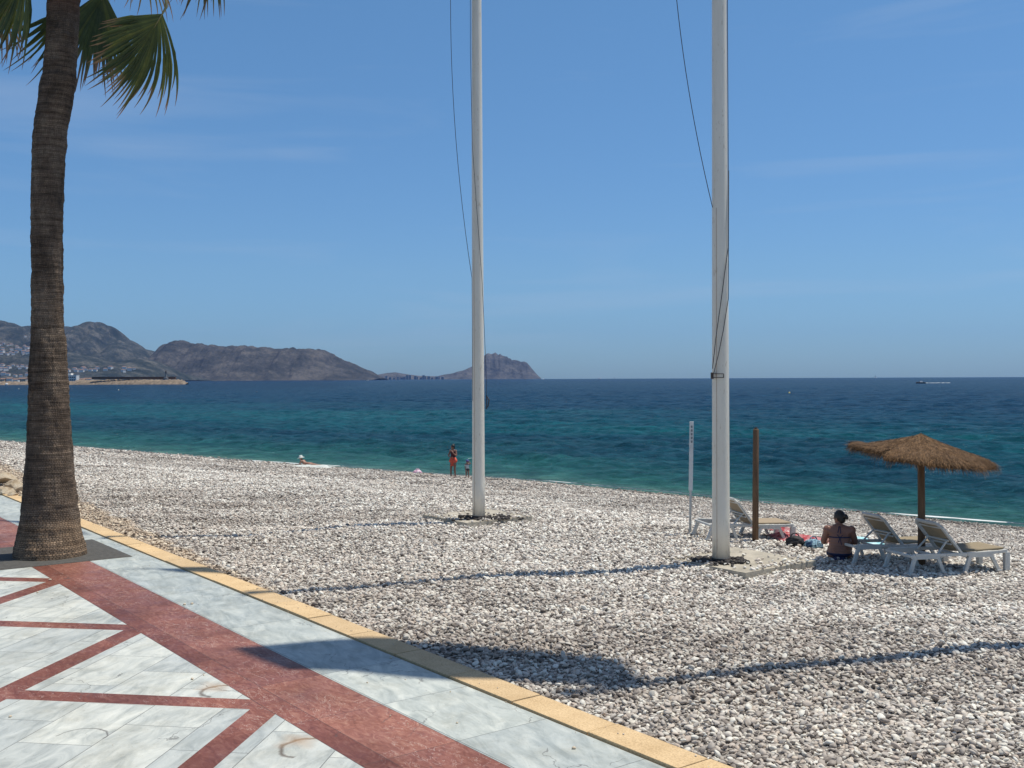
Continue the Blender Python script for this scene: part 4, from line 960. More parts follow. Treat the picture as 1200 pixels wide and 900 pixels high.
def frond(crown, hast, axis, normal, L, label=None, span=math.radians(200), nseg=62, dead=False, droop=0.35, wind=0.25, seed=0, mid=None, split=0.42, curl=0.0, asym=0.0):
    rv = random.Random(seed); axis = axis.normalized(); normal = (normal - axis * normal.dot(axis)).normalized(); side = axis.cross(normal)
    V = []; Fc = []; T = []; SG = []
    ns_ = 14
    for k in range(nseg):
        f_ = k / (nseg - 1) * 2 - 1; th = f_ * span / 2
        Ls = L * (0.62 + 0.38 * math.cos(th * 0.62)) * rv.uniform(0.78, 1.08)
        Ls *= 1 - abs(asym) * max(0, f_ * (1 if asym > 0 else -1))
        thj = th + rv.uniform(-0.09, 0.09)
        d0 = (axis * math.cos(th) + side * math.sin(th)).normalized(); d1 = (axis * math.cos(thj) + side * math.sin(thj)).normalized()
        # costapalmate: central segments leave further along the rib
        start = hast + axis * (0.26 * L * max(0, math.cos(th)) ** 2.0) - axis * 0.02
        p_ = start.copy(); dth = span / nseg
        vel = d0.copy(); grav = rv.uniform(0.6, 1.4) * droop; wn_ = rv.uniform(0.6, 1.4) * wind
        twist = rv.uniform(-0.5, 0.5)
        rows_ = []
        for s in range(ns_ + 1):
            q = s / ns_
            if s:
                vel = (vel + (Vector((0, 0, -1)) * grav + WIND * wn_) * (0.16 * (0.2 + q * 1.5)) + normal * (-curl * 0.05) + (d1 - d0) * (0.3 if q > split else 0)).normalized(); p_ = p_ + vel * (Ls / ns_)
            rad = Ls * q
            wd = min(rad * dth * 0.5 * 1.03 + 0.006, L * 0.017) if q < split else L * 0.017 * (1 - (q - split) / (1 - split)) ** 0.8 + 0.0015
            sd_ = (vel.cross(normal)); sd_ = sd_.normalized() if sd_.length > 1e-3 else side
            nn_ = sd_.cross(vel).normalized()
            a_ = (q - split) * twist if q > split else 0
            s2 = sd_ * math.cos(a_) + nn_ * math.sin(a_)
            rows_.append((p_ - s2 * wd + nn_ * wd * 0.35, p_ - nn_ * wd * 0.25, p_ + s2 * wd + nn_ * wd * 0.35)); T += [q] * 3
        b_ = len(V)
        for r3 in rows_: V += list(r3)
        SG += [rv.random()] * (3 * len(rows_))
        for s in range(ns_):
            for e in (0, 1):
                i0 = b_ + s * 3 + e; Fc.append((i0, i0 + 1, i0 + 4, i0 + 3))
    me = bpy.data.meshes.new('frond'); me.from_pydata([v - palm.location for v in V], [], Fc); me.update()
    at_ = me.attributes.new('tip', 'FLOAT', 'POINT'); at_.data.foreach_set('value', T)
    at_ = me.attributes.new('seg', 'FLOAT', 'POINT'); at_.data.foreach_set('value', SG)
    o = link('frond', me, m_dead if dead else m_leaf, palm, True)
    if label: o['label'] = label
    if mid is None: mid = (crown + hast) / 2 + Vector((0, 0, 0.25))
    pts = []
    for i in range(13):
        q = i / 12; pts.append(crown * (1 - q) ** 2 + mid * 2 * q * (1 - q) + hast * q * q)
    pts += [hast + axis * (L * 0.10), hast + axis * (L * 0.25)]
    mb = MB(); mb.tube([q - palm.location for q in pts], [0.04 - 0.02 * i / 14 for i in range(13)] + [0.013, 0.004], 7)
    mb.build('leaf_stalk', m_dead if dead else m_pet, o, smooth=True)
    return o
ASYM = 0.40
crownp = atd(84, -75, PALM_Y)
def at_off(px, py, dy): return atd(px, py, PALM_Y + dy)
# fronds that hang into the picture
frond(crownp, at_off(195, 8, -0.6), at_off(150, 85, -0.5) - at_off(195, 8, -0.6), Vector((0.45, -0.85, 0.2)), 1.58, span=math.radians(104), nseg=50, asym=ASYM, droop=0.10, wind=0.34, seed=1, mid=at_off(190, -90, -0.3), split=0.5)
frond(crownp, at_off(124, -25, 0.9), at_off(112, 40, 0.9) - at_off(124, -25, 0.9), Vector((0.7, -0.7, 0.1)), 1.6, span=math.radians(80), nseg=40, droop=0.15, wind=0.0, seed=2, mid=at_off(125, -90, 0.5), split=0.55)
frond(crownp, at_off(40, -50, -0.5), at_off(5, 8, -0.5) - at_off(40, -50, -0.5), Vector((0.3, -0.9, 0.4)), 1.6, span=math.radians(80), nseg=36, droop=0.18, wind=0.22, seed=3, mid=at_off(65, -85, -0.3), split=0.5)
frond(crownp, at_off(6, -20, 0.5), at_off(-8, 40, 0.5) - at_off(6, -20, 0.5), Vector((0.6, -0.8, 0.1)), 1.1, span=math.radians(90), nseg=26, dead=True, droop=0.35, wind=0.1, seed=4, mid=at_off(40, -80, 0.3), label='dry straw-brown frond hanging at the left edge')
frond(crownp, at_off(88, -8, 1.0), at_off(52, 60, 1.0) - at_off(88, -8, 1.0), Vector((0.5, -0.9, 0.1)), 1.45, span=math.radians(60), nseg=20, droop=0.10, wind=0.22, seed=5, mid=at_off(88, -60, 0.8), split=0.3, dead=False)
frond(crownp, at_off(250, -92, 0.3), at_off(236, -30, 0.3) - at_off(250, -92, 0.3), Vector((0.3, -0.9, 0.2)), 1.35, span=math.radians(60), nseg=26, droop=0.15, wind=0.08, seed=6, mid=at_off(190, -140, 0.1), split=0.4)
rv = random.Random(12)
for k in range(26):
    az = k * 2.399 + rv.uniform(-.2, .2); el = math.radians(rv.uniform(5, 75))
    d = Vector((math.cos(az) * math.cos(el), math.sin(az) * math.cos(el), math.sin(el)))
    h_ = crownp + d * rv.uniform(1.1, 1.6) + Vector((-0.25, 0, 0.45)); ax = Vector((d.x, d.y, d.z - 0.55))
    frond(crownp, h_, ax, Vector((0, 0, 1)) + d * 0.3, rv.uniform(1.3, 1.6), nseg=44, droop=0.3, wind=0.25, seed=30 + k, mid=crownp + d * 0.9 + Vector((0, 0, 0.6)))

# ------------------------------------------------------------------ boulders left of the palm
m_bld, t, p = newmat('tan boulder'); oc = objco(t); n1 = noise(t, oc, 4, 7, 0.7); 
t.links.new(ramp(t, n1, [(0.3, (0.24, 0.16, 0.09)), (0.5, (0.47, 0.37, 0.25)), (0.7, (0.62, 0.54, 0.42))]), p.inputs['Base Color']); p.inputs['Roughness'].default_value = 0.9; bump(t, p, n1, 0.9, 0.08)
def boulder(px, py, r, label, seed, dz=0.0):
    q = ground_at(px, py); bm = bmesh.new(); bmesh.ops.create_icosphere(bm, subdivisions=4, radius=1); rd_ = random.Random(seed)
    ds = [(Vector((rd_.uniform(-1, 1), rd_.uniform(-1, 1), rd_.uniform(-1, 1))).normalized(), rd_.uniform(0.5, 0.85)) for _ in range(12)]
    for v in bm.verts:
        for d, k in ds:
            e = v.co.dot(d)
            if e > k: v.co -= d * (e - k) * 0.9
        v.co *= 1 + 0.08 * (float(vnoise(np.array([v.co.x * 3 + seed]), np.array([v.co.y * 3 + v.co.z * 5]), 2)[0]) - 0.5)
        v.co = Vector((v.co.x * r[0], v.co.y * r[1], v.co.z * r[2]))
    me = bpy.data.meshes.new('boulder'); bm.to_mesh(me); bm.free(); o = link('boulder', me, m_bld)
    o.location = q + Vector((0, 0, r[2] * 0.55 + dz)); tag(o, label, 'boulder')
boulder(2, 569.5, (0.48, 0.40, 0.16), 'flat-topped greyish tan boulder at the left edge, upper one of the pile', 3, 0.14)
boulder(20, 577, (0.33, 0.30, 0.24), 'pale tan boulder just left of the palm trunk', 5)
boulder(4, 581, (0.30, 0.25, 0.15), 'low rounded tan boulder beside the kerb at the left edge', 7)
boulder(14, 583, (0.16, 0.14, 0.10), 'smallest tan stone of the boulder pile by the kerb', 8)
boulder(27, 583.5, (0.15, 0.13, 0.09), 'small brown stone against the palm trunk side of the pile', 10)

# ------------------------------------------------------------------ wooden post, marker post
m_wood = simple('weathered brown wood', (0.135, 0.078, 0.042), 0.8, 0.35, 3, 0.5, 0.01, stretch=(8, 8, 0.7))
q = ground_at(885, 635)
wp_ = empty('wooden_post', (q.x, q.y, q.z)); tag(wp_, 'brown wooden post standing bare beside the left sun lounger', 'post')
mb = MB(); mb.tube([(0, 0, -0.3), (0.01, 0, 1.0), (0.02, 0, 2.02), (0.02, 0, 2.04)], [0.058, 0.056, 0.053, 0.045], 16); mb.build('shaft', m_wood, wp_, smooth=True)
mb = MB(); mb.tube([(0.02, 0, 2.035), (0.02, 0, 2.07)], [0.03, 0.026], 10); mb.build('spigot', m_iron, wp_)
q = ground_at(808.5, 626)
mk = empty('marker_post', q); tag(mk, 'thin pale grey marker post standing just left of the nearer flagpole', 'post')
m_gal = simple('pale galvanised steel', (0.46, 0.49, 0.50), 0.5, 0.12, 6, 0.1); m_wp = simple('faded white panel', (0.62, 0.64, 0.64), 0.6, 0.15, 4, 0.1)
mb = MB(); mb.tube([(0, 0, -0.2), (0.035, 0, 2.1)], 0.024, 10); mb.build('pole', m_gal, mk, smooth=True)
mb = MB(); mb.box((0.022, -0.035, 1.48), (0.075, 0.02, 1.30), Matrix.Rotation(math.radians(1.0), 3, 'Y')); mb.build('panel', m_wp, mk, bevel=0.004)
mb = MB()
for k in range(5): mb.box((0.032, -0.047, 2.03 - k * 0.07), (0.03, 0.004, 0.042), Matrix.Rotation(math.radians(1.0), 3, 'Y'))
mb.build('lettering', m_alu if False else simple('grey print', (0.16, 0.18, 0.2), 0.6, 0.1, 4, 0), mk)

# ------------------------------------------------------------------ thatched parasol
q = ground_at(1080, 664)
par = empty('thatched_parasol', q); tag(par, 'brown heather-thatched beach parasol on a wooden post over two sun loungers', 'parasol')
m_that, t, p = newmat('heather thatch'); oc = objco(t)
n1 = noise(t, mapping(t, oc, (1, 1, 1)), 60, 3, 0.75); n2 = noise(t, oc, 3, 4, 0.6)
c1 = ramp(t, n1, [(0.3, (0.05, 0.028, 0.015)), (0.5, (0.19, 0.11, 0.052)), (0.7, (0.36, 0.23, 0.12))])
sgn_ = t.nodes.new('ShaderNodeAttribute'); sgn_.attribute_name = 'seg'
c1 = mixc(t, 1.0, c1, ramp(t, sgn_.outputs['Fac'], [(0, (1, 1, 1)), (0.01, (0.35, 0.33, 0.3)), (0.5, (0.85, 0.80, 0.76)), (1, (1.7, 1.65, 1.6))]), 'MULTIPLY')
t.links.new(mixc(t, 1.0, c1, ramp(t, n2, [(0.3, (0.8, 0.78, 0.75)), (0.7, (1.15, 1.12, 1.1))]), 'MULTIPLY'), p.inputs['Base Color']); p.inputs['Roughness'].default_value = 0.95; bump(t, p, n1, 1.0, 0.03)
PH = 2.12
mb = MB(); mb.tube([(0, 0, -0.3), (0, 0, 1.0), (-0.01, 0, PH - 0.06)], [0.06, 0.056, 0.052], 16); mb.build('post', m_wood, par, smooth=True)
tilt = Matrix.Rotation(math.radians(5.0), 3, 'Y') @ Matrix.Rotation(math.radians(2), 3, 'X')
rv = random.Random(77); RR = 1.11
def can_z(rn, a):
    """height below the apex at radius fraction rn: shallow cone with a drooping rim"""
    z = -0.33 * rn ** 0.80 - 0.07 * max(0, rn - 0.86) / 0.14 * (0.7 + 0.25 * math.sin(a * 7 + 1))
    if math.cos(a) < -0.75: z += 0.10 * max(0, rn - 0.75) / 0.25
    return z
apex = Vector((0.0, 0, PH))
def can_pt(rn, a, dz=0):
    R_ = RR * (1 + 0.03 * math.sin(a * 8) + 0.02 * math.sin(a * 13 + 2))
    return apex + tilt @ Vector((math.cos(a) * rn * R_, math.sin(a) * rn * R_, can_z(rn, a) + dz))
Pc = np.zeros((40, 120, 3))
for i in range(20):
    for j in range(120):
        Pc[i, j] = can_pt(i / 19 * 0.97 + 0.002, j / 120 * 2 * math.pi, (vnoise(np.array([i * 0.9]), np.array([j * 0.6]))[0] - 0.5) * 0.02)
        Pc[39 - i, j] = can_pt(i / 19 * 0.97 + 0.002, j / 120 * 2 * math.pi, -0.06)
can = grid_mesh('canopy', Pc[::-1], m_that, par, True, wrap=True)
V = []; Fc = []
def blade(p0, d, L, w_, sag_):
    sd_ = d.cross(Vector((0, 0, 1))).normalized() * w_; b_ = len(V)
    for k in range(4):
        f_ = k / 3; q_ = p0 + d * L * f_ + Vector((0, 0, -sag_ * f_ * f_)); ww = sd_ * (1 - 0.75 * f_); V.extend([q_ - ww, q_ + ww])
    for k in range(3): Fc.append((b_ + 2 * k, b_ + 2 * k + 1, b_ + 2 * k + 3, b_ + 2 * k + 2))
    SGB.extend([rv.uniform(0.02, 1)] * 8)
def setseg(me):
    a_ = me.attributes.new('seg', 'FLOAT', 'POINT'); a_.data.foreach_set('value', SGB); SGB.clear()
SGB = []
for k in range(7000):
    a = rv.uniform(0, 2 * math.pi); rn = math.sqrt(rv.uniform(0.0004, 0.94)); p0 = can_pt(rn, a, rv.uniform(-0.01, 0.018)); p1 = can_pt(rn + 0.06, a)
    d = (p1 - p0).normalized(); d = (d + Vector((rv.uniform(-.45, .45), rv.uniform(-.45, .45), rv.uniform(-0.02, .22)))).normalized(); blade(p0, d, rv.uniform(0.06, 0.15), 0.0050, 0.015)
me = bpy.data.meshes.new('thatch'); me.from_pydata(V, [], Fc); me.update(); setseg(me); o = link('straw', me, m_that, can); tag(o, kind='stuff')
V = []; Fc = []
for k in range(4200):
    a = rv.uniform(0, 2 * math.pi); clump = 0.5 + 0.9 * float(vnoise(np.array([a * 14]), np.array([3.0]), 9)[0])
    rn = rv.uniform(0.86, 0.985); p0 = can_pt(rn, a, rv.uniform(-0.07, 0.01))
    tx = rv.uniform(0.0, 1.0) ** 2; out_ = tilt @ Vector((math.cos(a + rv.uniform(-.5, .5)), math.sin(a + rv.uniform(-.5, .5)), -0.55 - 1.0 * tx)); blade(p0, out_.normalized(), rv.uniform(0.03, 0.12) * clump, 0.0042, 0.03)
for k in range(60):
    a = rv.uniform(0, 2 * math.pi); p0 = can_pt(rv.uniform(0.3, 0.95), a, -0.07); blade(p0, Vector((rv.uniform(-.3, .3), rv.uniform(-.3, .3), -1)).normalized(), rv.uniform(0.1, 0.3), 0.003, 0.0)
me = bpy.data.meshes.new('fringe'); me.from_pydata(V, [], Fc); me.update(); setseg(me); o = link('fringe', me, m_that, can); tag(o, kind='stuff')
for k in range(8):
    a = k * math.pi / 4 + 0.2; mb = MB(); mb.tube([can_pt(0.04, a, -0.08), can_pt(0.9, a, -0.075)], [0.014, 0.010], 6); mb.build('rib', m_wood, par)
mb = MB(); mb.lathe([(0.075, PH - 0.22), (0.075, PH - 0.12)], 14); mb.build('hub', m_wood, par)

# ------------------------------------------------------------------ sun loungers
m_pl = simple('white moulded plastic', (0.58, 0.57, 0.53), 0.38, 0.06, 3, 0.05); m_sl = simple('beige sling fabric', (0.31, 0.245, 0.155), 0.85, 0.1, 30, 0.3, 0.003)
m_sld = simple('tan worn sling fabric', (0.37, 0.285, 0.19), 0.85, 0.1, 30, 0.3, 0.003)
def lounger(loc, rz, label, back=51, slm=None, group='white sun loungers on the beach', tilty=0.035):
    """local +x = towards the feet; head end at x=0; 1.92 long, 0.70 wide"""
    slm = slm or m_sl
    b = empty('sun_lounger', loc, rz); b.rotation_euler = (0, tilty, rz); tag(b, label, 'sun lounger', group)
    Lx, W2, Zs = 1.92, 0.335, 0.33
    for s in (-1, 1):
        mb = MB(); y = s * W2
        pts = [(0.02, 0.30), (0.10, 0.335), (0.7, 0.325), (1.12, 0.325), (1.75, 0.345), (Lx, 0.36)]
        for (x0, z0), (x1, z1) in zip(pts[:-1], pts[1:]): mb.bar((x0, y, z0), (x1, y, z1), 0.045, 0.062)
        mb.build('side_rail', m_pl, b, bevel=0.01)
        # arched legs: rear arch, middle pair, foot
        for (xa, xb, xt0, xt1) in ((0.0, 0.66, 0.10, 0.54), (1.08, 1.76, 1.19, 1.60)):
            mb = MB()
            mb.bar((xa, y * 1.02, 0.0), (xt0, y, 0.30), 0.045, 0.07); mb.bar((xt0 - 0.03, y, 0.285), (xt1 + 0.03, y, 0.285), 0.044, 0.05); mb.bar((xb, y * 1.02, 0.0), (xt1, y, 0.30), 0.045, 0.06)
            mb.box((xa, y * 1.02, 0.012), (0.10, 0.06, 0.03)); mb.box((xb, y * 1.02, 0.012), (0.10, 0.06, 0.03))
            mb.build('leg', m_pl, b, bevel=0.008)
    mb = MB(); mb.bar((Lx, -W2, 0.345), (Lx, W2, 0.345), 0.06, 0.07); mb.bar((Lx + 0.005, -W2 + 0.01, 0.0), (Lx + 0.005, -W2 + 0.01, 0.34), 0.10, 0.07, (0, 1, 0)); mb.bar((Lx + 0.005, W2 - 0.01, 0.0), (Lx + 0.005, W2 - 0.01, 0.34), 0.10, 0.07, (0, 1, 0)); mb.build('foot_bar', m_pl, b, bevel=0.01)
    mb = MB(); mb.bar((0.04, -W2, 0.315), (0.04, W2, 0.315), 0.05, 0.05); mb.build('head_bar', m_pl, b, bevel=0.01)
    mb = MB(); mb.bar((0.62, -W2, 0.29), (0.62, W2, 0.29), 0.05, 0.04); mb.bar((1.1, -W2, 0.29), (1.1, W2, 0.29), 0.05, 0.04); mb.build('cross_bar', m_pl, b, bevel=0.006)
    # seat sling
    G = 14; P_ = np.zeros((G, G, 3))
    for i in range(G):
        for j in range(G):
            f_ = i / (G - 1); e = j / (G - 1) * 2 - 1; P_[i, j] = (1.06 + f_ * 0.83, e * 0.30, 0.372 + 0.03 * f_ - 0.02 * (1 - e * e) * math.sin(f_ * math.pi))
    o = grid_mesh('seat_sling', P_[::-1], slm, b); s_ = o.modifiers.new('t', 'SOLIDIFY'); s_.thickness = 0.035; s_.offset = 0
    # backrest: hinge at x = .72
    th = math.radians(back); hx, hz_ = 1.02, 0.35; dx_, dz_ = -math.cos(th), math.sin(th); BL = 0.68
    def bp(s, y, n=0): return (hx + dx_ * s - math.sin(th) * n * 1.0 * -1 * -1, y, hz_ + dz_ * s - math.cos(th) * n)
    mb = MB(); up = (dz_, 0, -dx_)
    mb.bar(bp(0, -0.325), bp(BL - 0.07, -0.325), 0.065, 0.04, up); mb.bar(bp(0, 0.325), bp(BL - 0.07, 0.325), 0.065, 0.04, up)
    mb.bar(bp(BL - 0.08, -0.325), bp(BL, -0.25), 0.065, 0.04, up); mb.bar(bp(BL - 0.08, 0.325), bp(BL, 0.25), 0.065, 0.04, up)
    mb.bar(bp(BL, -0.26), bp(BL, 0.26), 0.065, 0.04, up)
    mb.bar(bp(BL - 0.10, -0.28), bp(BL - 0.10, 0.28), 0.03, 0.03, up)
    mb.build('backrest_frame', m_pl, b, bevel=0.008)
    mb = MB(); mb.bar(bp(0.30, -0.28, 0.03), bp(0.30, 0.28, 0.03), 0.03, 0.03, up); mb.bar(bp(0.22, -0.28, 0.03), bp(0.22, 0.28, 0.03), 0.03, 0.03, up)
    mb.build('brace_bar', m_pl, b, bevel=0.005)
    for s in (-1, 1):
        mb = MB(); mb.bar(bp(0.30, s * 0.24, 0.04), (hx - 0.42, s * 0.27, 0.335), 0.03, 0.025); mb.build('support_strut', m_pl, b, bevel=0.004)
    P_ = np.zeros((G, G, 3))
    for i in range(G):
        for j in range(G):
            s = 0.02 + i / (G - 1) * (BL - 0.03); e = j / (G - 1) * 2 - 1; q_ = bp(s, e * 0.275, -0.012 + 0.02 * (1 - e * e)); P_[i, j] = q_
    o = grid_mesh('back_sling', P_, slm, b); s_ = o.modifiers.new('t', 'SOLIDIFY'); s_.thickness = 0.012; s_.offset = 0
    return b
AX = math.atan2(0.20, 0.98)
def place_l(px, py, rz, label, **k):
    q = ground_at(px, py); return lounger((q.x, q.y, q.z + 0.012), rz, label, **k)
# near-left (head end, camera side) leg foot given in the picture
def place_l2(px, py, rz, label, **k):
    q = ground_at(px, py); a = Vector((math.cos(rz), math.sin(rz), 0)); w_ = Vector((-a.y, a.x, 0)); c = q + w_ * 0.335
    zz = lambda p_: tz1(p_.x, p_.y)
    z0 = (zz(c + w_ * .3) + zz(c - w_ * .3)) / 2; z1 = (zz(c + a * 1.9 + w_ * .3) + zz(c + a * 1.9 - w_ * .3)) / 2; m = c + a * 0.95
    side = (zz(m + w_ * .335) - zz(m - w_ * .335)) / 0.67
    X_ = (a + Vector((0, 0, (z1 - z0) / 1.9))).normalized(); Y_ = (w_ + Vector((0, 0, side))); Z_ = X_.cross(Y_).normalized(); Y_ = Z_.cross(X_)
    sc_ = k.pop('size', 0.85); o = lounger((0, 0, 0), 0, label, **k); c.z = z0 + 0.02; o.scale = (sc_, 1.02, 0.84)
    R_ = Matrix((X_, Y_, Z_)).transposed(); o.rotation_euler = R_.to_euler(); o.location = c; return o
place_l2(829, 634, math.radians(12), 'white sun lounger with beige sling behind the nearer flagpole and the bare post', slm=m_sld, size=0.87)
place_l2(1000, 662, math.radians(11), 'white sun lounger with raised back right beside the seated person in dark bikini')
place_l2(1066, 674, math.radians(11), 'white sun lounger on the far right, its foot end in the sun', slm=m_sl)

# ------------------------------------------------------------------ people
def skinmat(name, c): 
    m, t, p = newmat(name); oc = objco(t); n1 = noise(t, oc, 6, 3)
    t.links.new(ramp(t, n1, [(0.3, tuple(x * 0.85 for x in c)), (0.7, tuple(x * 1.12 for x in c))]), p.inputs['Base Color']); p.inputs['Roughness'].default_value = 0.5
    p.inputs['Subsurface Weight'].default_value = 0.0; return m
m_skin = skinmat('tanned skin', (0.27, 0.125, 0.085)); m_skin2 = skinmat('light tanned skin', (0.34, 0.18, 0.125))
m_hair = simple('dark hair', (0.018, 0.013, 0.011), 0.45, 0.3, 20, 0.5, 0.004, stretch=(1, 1, 4)); m_navy = simple('navy swimwear', (0.012, 0.018, 0.07), 0.7, 0.15, 20, 0.2)
m_eye = simple('dark eye', (0.02, 0.015, 0.012), 0.2, 0.1, 10, 0)
def eval_mesh(o):
    dg = bpy.context.evaluated_depsgraph_get(); dg.update(); ev = o.evaluated_get(dg); return bpy.data.meshes.new_from_object(ev)
def skinned(chains):
    """chains: list of lists of (point, radius); each grown with its own Skin modifier, returned as one raw mesh"""
    bmA = bmesh.new()
    for verts, edges, root in chains:
        me = bpy.data.meshes.new('sk'); me.from_pydata([v[0] for v in verts], edges, []); me.update()
        o = bpy.data.objects.new('sk', me); COL.objects.link(o); md = o.modifiers.new('skin', 'SKIN'); md.use_smooth_shade = True
        sv = me.skin_vertices[0].data
        for i, v in enumerate(verts):
            r = v[1]; r = (r, r) if not hasattr(r, '__len__') else r
            sv[i].radius = r; sv[i].use_root = (i == root)
        sb = o.modifiers.new('sub', 'SUBSURF'); sb.levels = 2; sb.render_levels = 2
        ev = eval_mesh(o); bmA.from_mesh(ev); bpy.data.objects.remove(o); bpy.data.meshes.remove(me); bpy.data.meshes.remove(ev)
    return bmA
def person(name, J, m, loc, rz, label, head_rot=0.0, head_pitch=0.0, head_r=1.0, hair='bun', vox=0.009, lean=None, eyes=True, curl=0.5):
    """J: joint dictionary in local coords (x right, y forward, z up) with radii"""
    keys = list(J.keys()); idx = {k: i for i, k in enumerate(keys)}
    verts = [(Vector(J[k][0]), J[k][1]) for k in keys]
    E_ = [('pelvis', 'waist'), ('waist', 'chest'), ('chest', 'upper'), ('upper', 'neck'), ('neck', 'headb')]
    for s in 'LR':
        E_ += [('upper', 'sh' + s), ('sh' + s, 'el' + s), ('el' + s, 'wr' + s), ('wr' + s, 'pa' + s), ('pelvis', 'hip' + s), ('hip' + s, 'kn' + s), ('kn' + s, 'an' + s), ('an' + s, 'toe' + s)]
    chains = [(verts, [(idx[a], idx[b]) for a, b in E_], 0)]
    k_ = head_r
    for s in 'LR':
        wr = Vector(J['wr' + s][0]); pa = Vector(J['pa' + s][0]); d = (pa - wr).normalized(); fw = Vector(J.get('_f' + s, ((0, 0, -1), 0))[0]) if False else None
        side = d.cross(Vector((0, 0, 1)));
        if side.length < 0.2: side = d.cross(Vector((0, 1, 0)))
        side.normalize(); down = d.cross(side).normalized()
        if down.z > 0: down = -down
        sgn = 1 if s == 'L' else -1
        for i, (o_, ln) in enumerate(((-0.030, 0.062), (-0.010, 0.075), (0.010, 0.070), (0.029, 0.055))):
            p0 = pa + side * o_ * k_; p1 = pa + d * 0.035 * k_ + side * o_ * 1.15 * k_
            p2 = p1 + (d + down * curl * 0.6).normalized() * ln * 0.5 * k_; p3 = p2 + (d * 0.6 + down * curl * 1.3).normalized() * ln * 0.55 * k_
            chains.append(([(p0, 0.010 * k_), (p1, 0.0095 * k_), (p2, 0.0085 * k_), (p3, 0.007 * k_)], [(0, 1), (1, 2), (2, 3)], 0))
        tb = pa - d * 0.02 * k_ + side * 0.03 * sgn * k_
        chains.append(([(pa - d * 0.03 * k_, 0.011 * k_), (tb, 0.011 * k_), (tb + (d * 0.6 + side * sgn * 0.7).normalized() * 0.035 * k_, 0.0095 * k_), (tb + (d * 0.9 + side * sgn * 0.5).normalized() * 0.062 * k_, 0.008 * k_)], [(0, 1), (1, 2), (2, 3)], 0))
    bm = skinned(chains)
    hc = Vector(J['headb'][0]) + Vector((0, 0.012, 0.075)) * head_r
    HR = Matrix.Rotation(head_rot, 3, 'Z') @ Matrix.Rotation(head_pitch, 3, 'X')
    hm = MB()
    def hp_(x, y, z): return hc + HR @ Vector((x, y, z)) * head_r
    hm.ell(hc, (0.074 * head_r, 0.092 * head_r, 0.110 * head_r), 24, 16, HR)
    hm.ell(hp_(0, 0.028, -0.055), (0.052 * head_r, 0.060 * head_r, 0.062 * head_r), 18, 12, HR)      # jaw
    hm.ell(hp_(0, 0.094, -0.012), (0.013 * head_r, 0.020 * head_r, 0.024 * head_r), 12, 8, HR)      # nose
    hm.ell(hp_(0, 0.082, -0.052), (0.022 * head_r, 0.012 * head_r, 0.010 * head_r), 12, 8, HR)      # lips
    hm.ell(hp_(0, 0.074, 0.022), (0.040 * head_r, 0.016 * head_r, 0.012 * head_r), 12, 8, HR)       # brow
    for kk_, g_ in (('pelvis', 0.95), ('waist', 0.97), ('chest', 0.97), ('upper', 0.95)):
        rr_ = J[kk_][1]; c_ = Vector(J[kk_][0]); nx_ = dict(pelvis='waist', waist='chest', chest='upper', upper='neck')[kk_]; ax_ = Vector(J[nx_][0]) - c_
        R3 = ax_.to_track_quat('Z', 'Y').to_matrix() if abs(ax_.z) < 0.7 * ax_.length else Matrix.Identity(3)
        for f_ in (0.0, 0.33, 0.66):
            nr = J[nx_][1]; nr = nr if hasattr(nr, '__len__') else (nr * 1.7, nr * 1.5)
            a_ = rr_[0] * (1 - f_) + nr[0] * f_; b_ = rr_[1] * (1 - f_) + nr[1] * f_
            hm.ell(c_ + ax_ * f_, (a_ * g_, b_ * g_, ax_.length * 0.45), 20, 12, R3)
    for s in 'LR':
        hm.ell(J['sh' + s][0], (J['sh' + s][1] * 1.05,) * 3, 14, 10); hm.ell((Vector(J['hip' + s][0])), (J['hip' + s][1] if not hasattr(J['hip' + s][1], '__len__') else J['hip' + s][1][0],) * 3, 16, 10)
    for s in (-1, 1): hm.ell(hp_(s * 0.076, 0.0, -0.012), (0.010 * head_r, 0.019 * head_r, 0.030 * head_r), 12, 8, HR)   # ears
    me = bpy.data.meshes.new('h'); me.from_pydata(hm.v, [], hm.f); me.update(); bm.from_mesh(me)
    me2 = bpy.data.meshes.new('body'); bm.to_mesh(me2); bm.free()
    tmp = bpy.data.objects.new('tmp', me2); COL.objects.link(tmp); rm_ = tmp.modifiers.new('r', 'REMESH'); rm_.mode = 'VOXEL'; rm_.voxel_size = vox
    sm = tmp.modifiers.new('s', 'SMOOTH'); sm.factor = 0.5; sm.iterations = 3
    body = eval_mesh(tmp); bpy.data.objects.remove(tmp)
    body.materials.clear(); body.materials.append(m)
    root = empty('person', loc, rz); tag(root, label, 'person'); o = link('body', body, m, root, True)
    if eyes:
        for s in (-1, 1):
            mb = MB(); mb.ell(hp_(s * 0.030, 0.080, 0.004), (0.011 * head_r, 0.007 * head_r, 0.0065 * head_r), 10, 8, HR); mb.build('eye', m_eye, root, smooth=True)
    tree = BVHTree.FromPolygons([v.co.copy() for v in body.vertices], [tuple(p_.vertices) for p_ in body.polygons])
    return root, o, tree, hp_, HR, hc
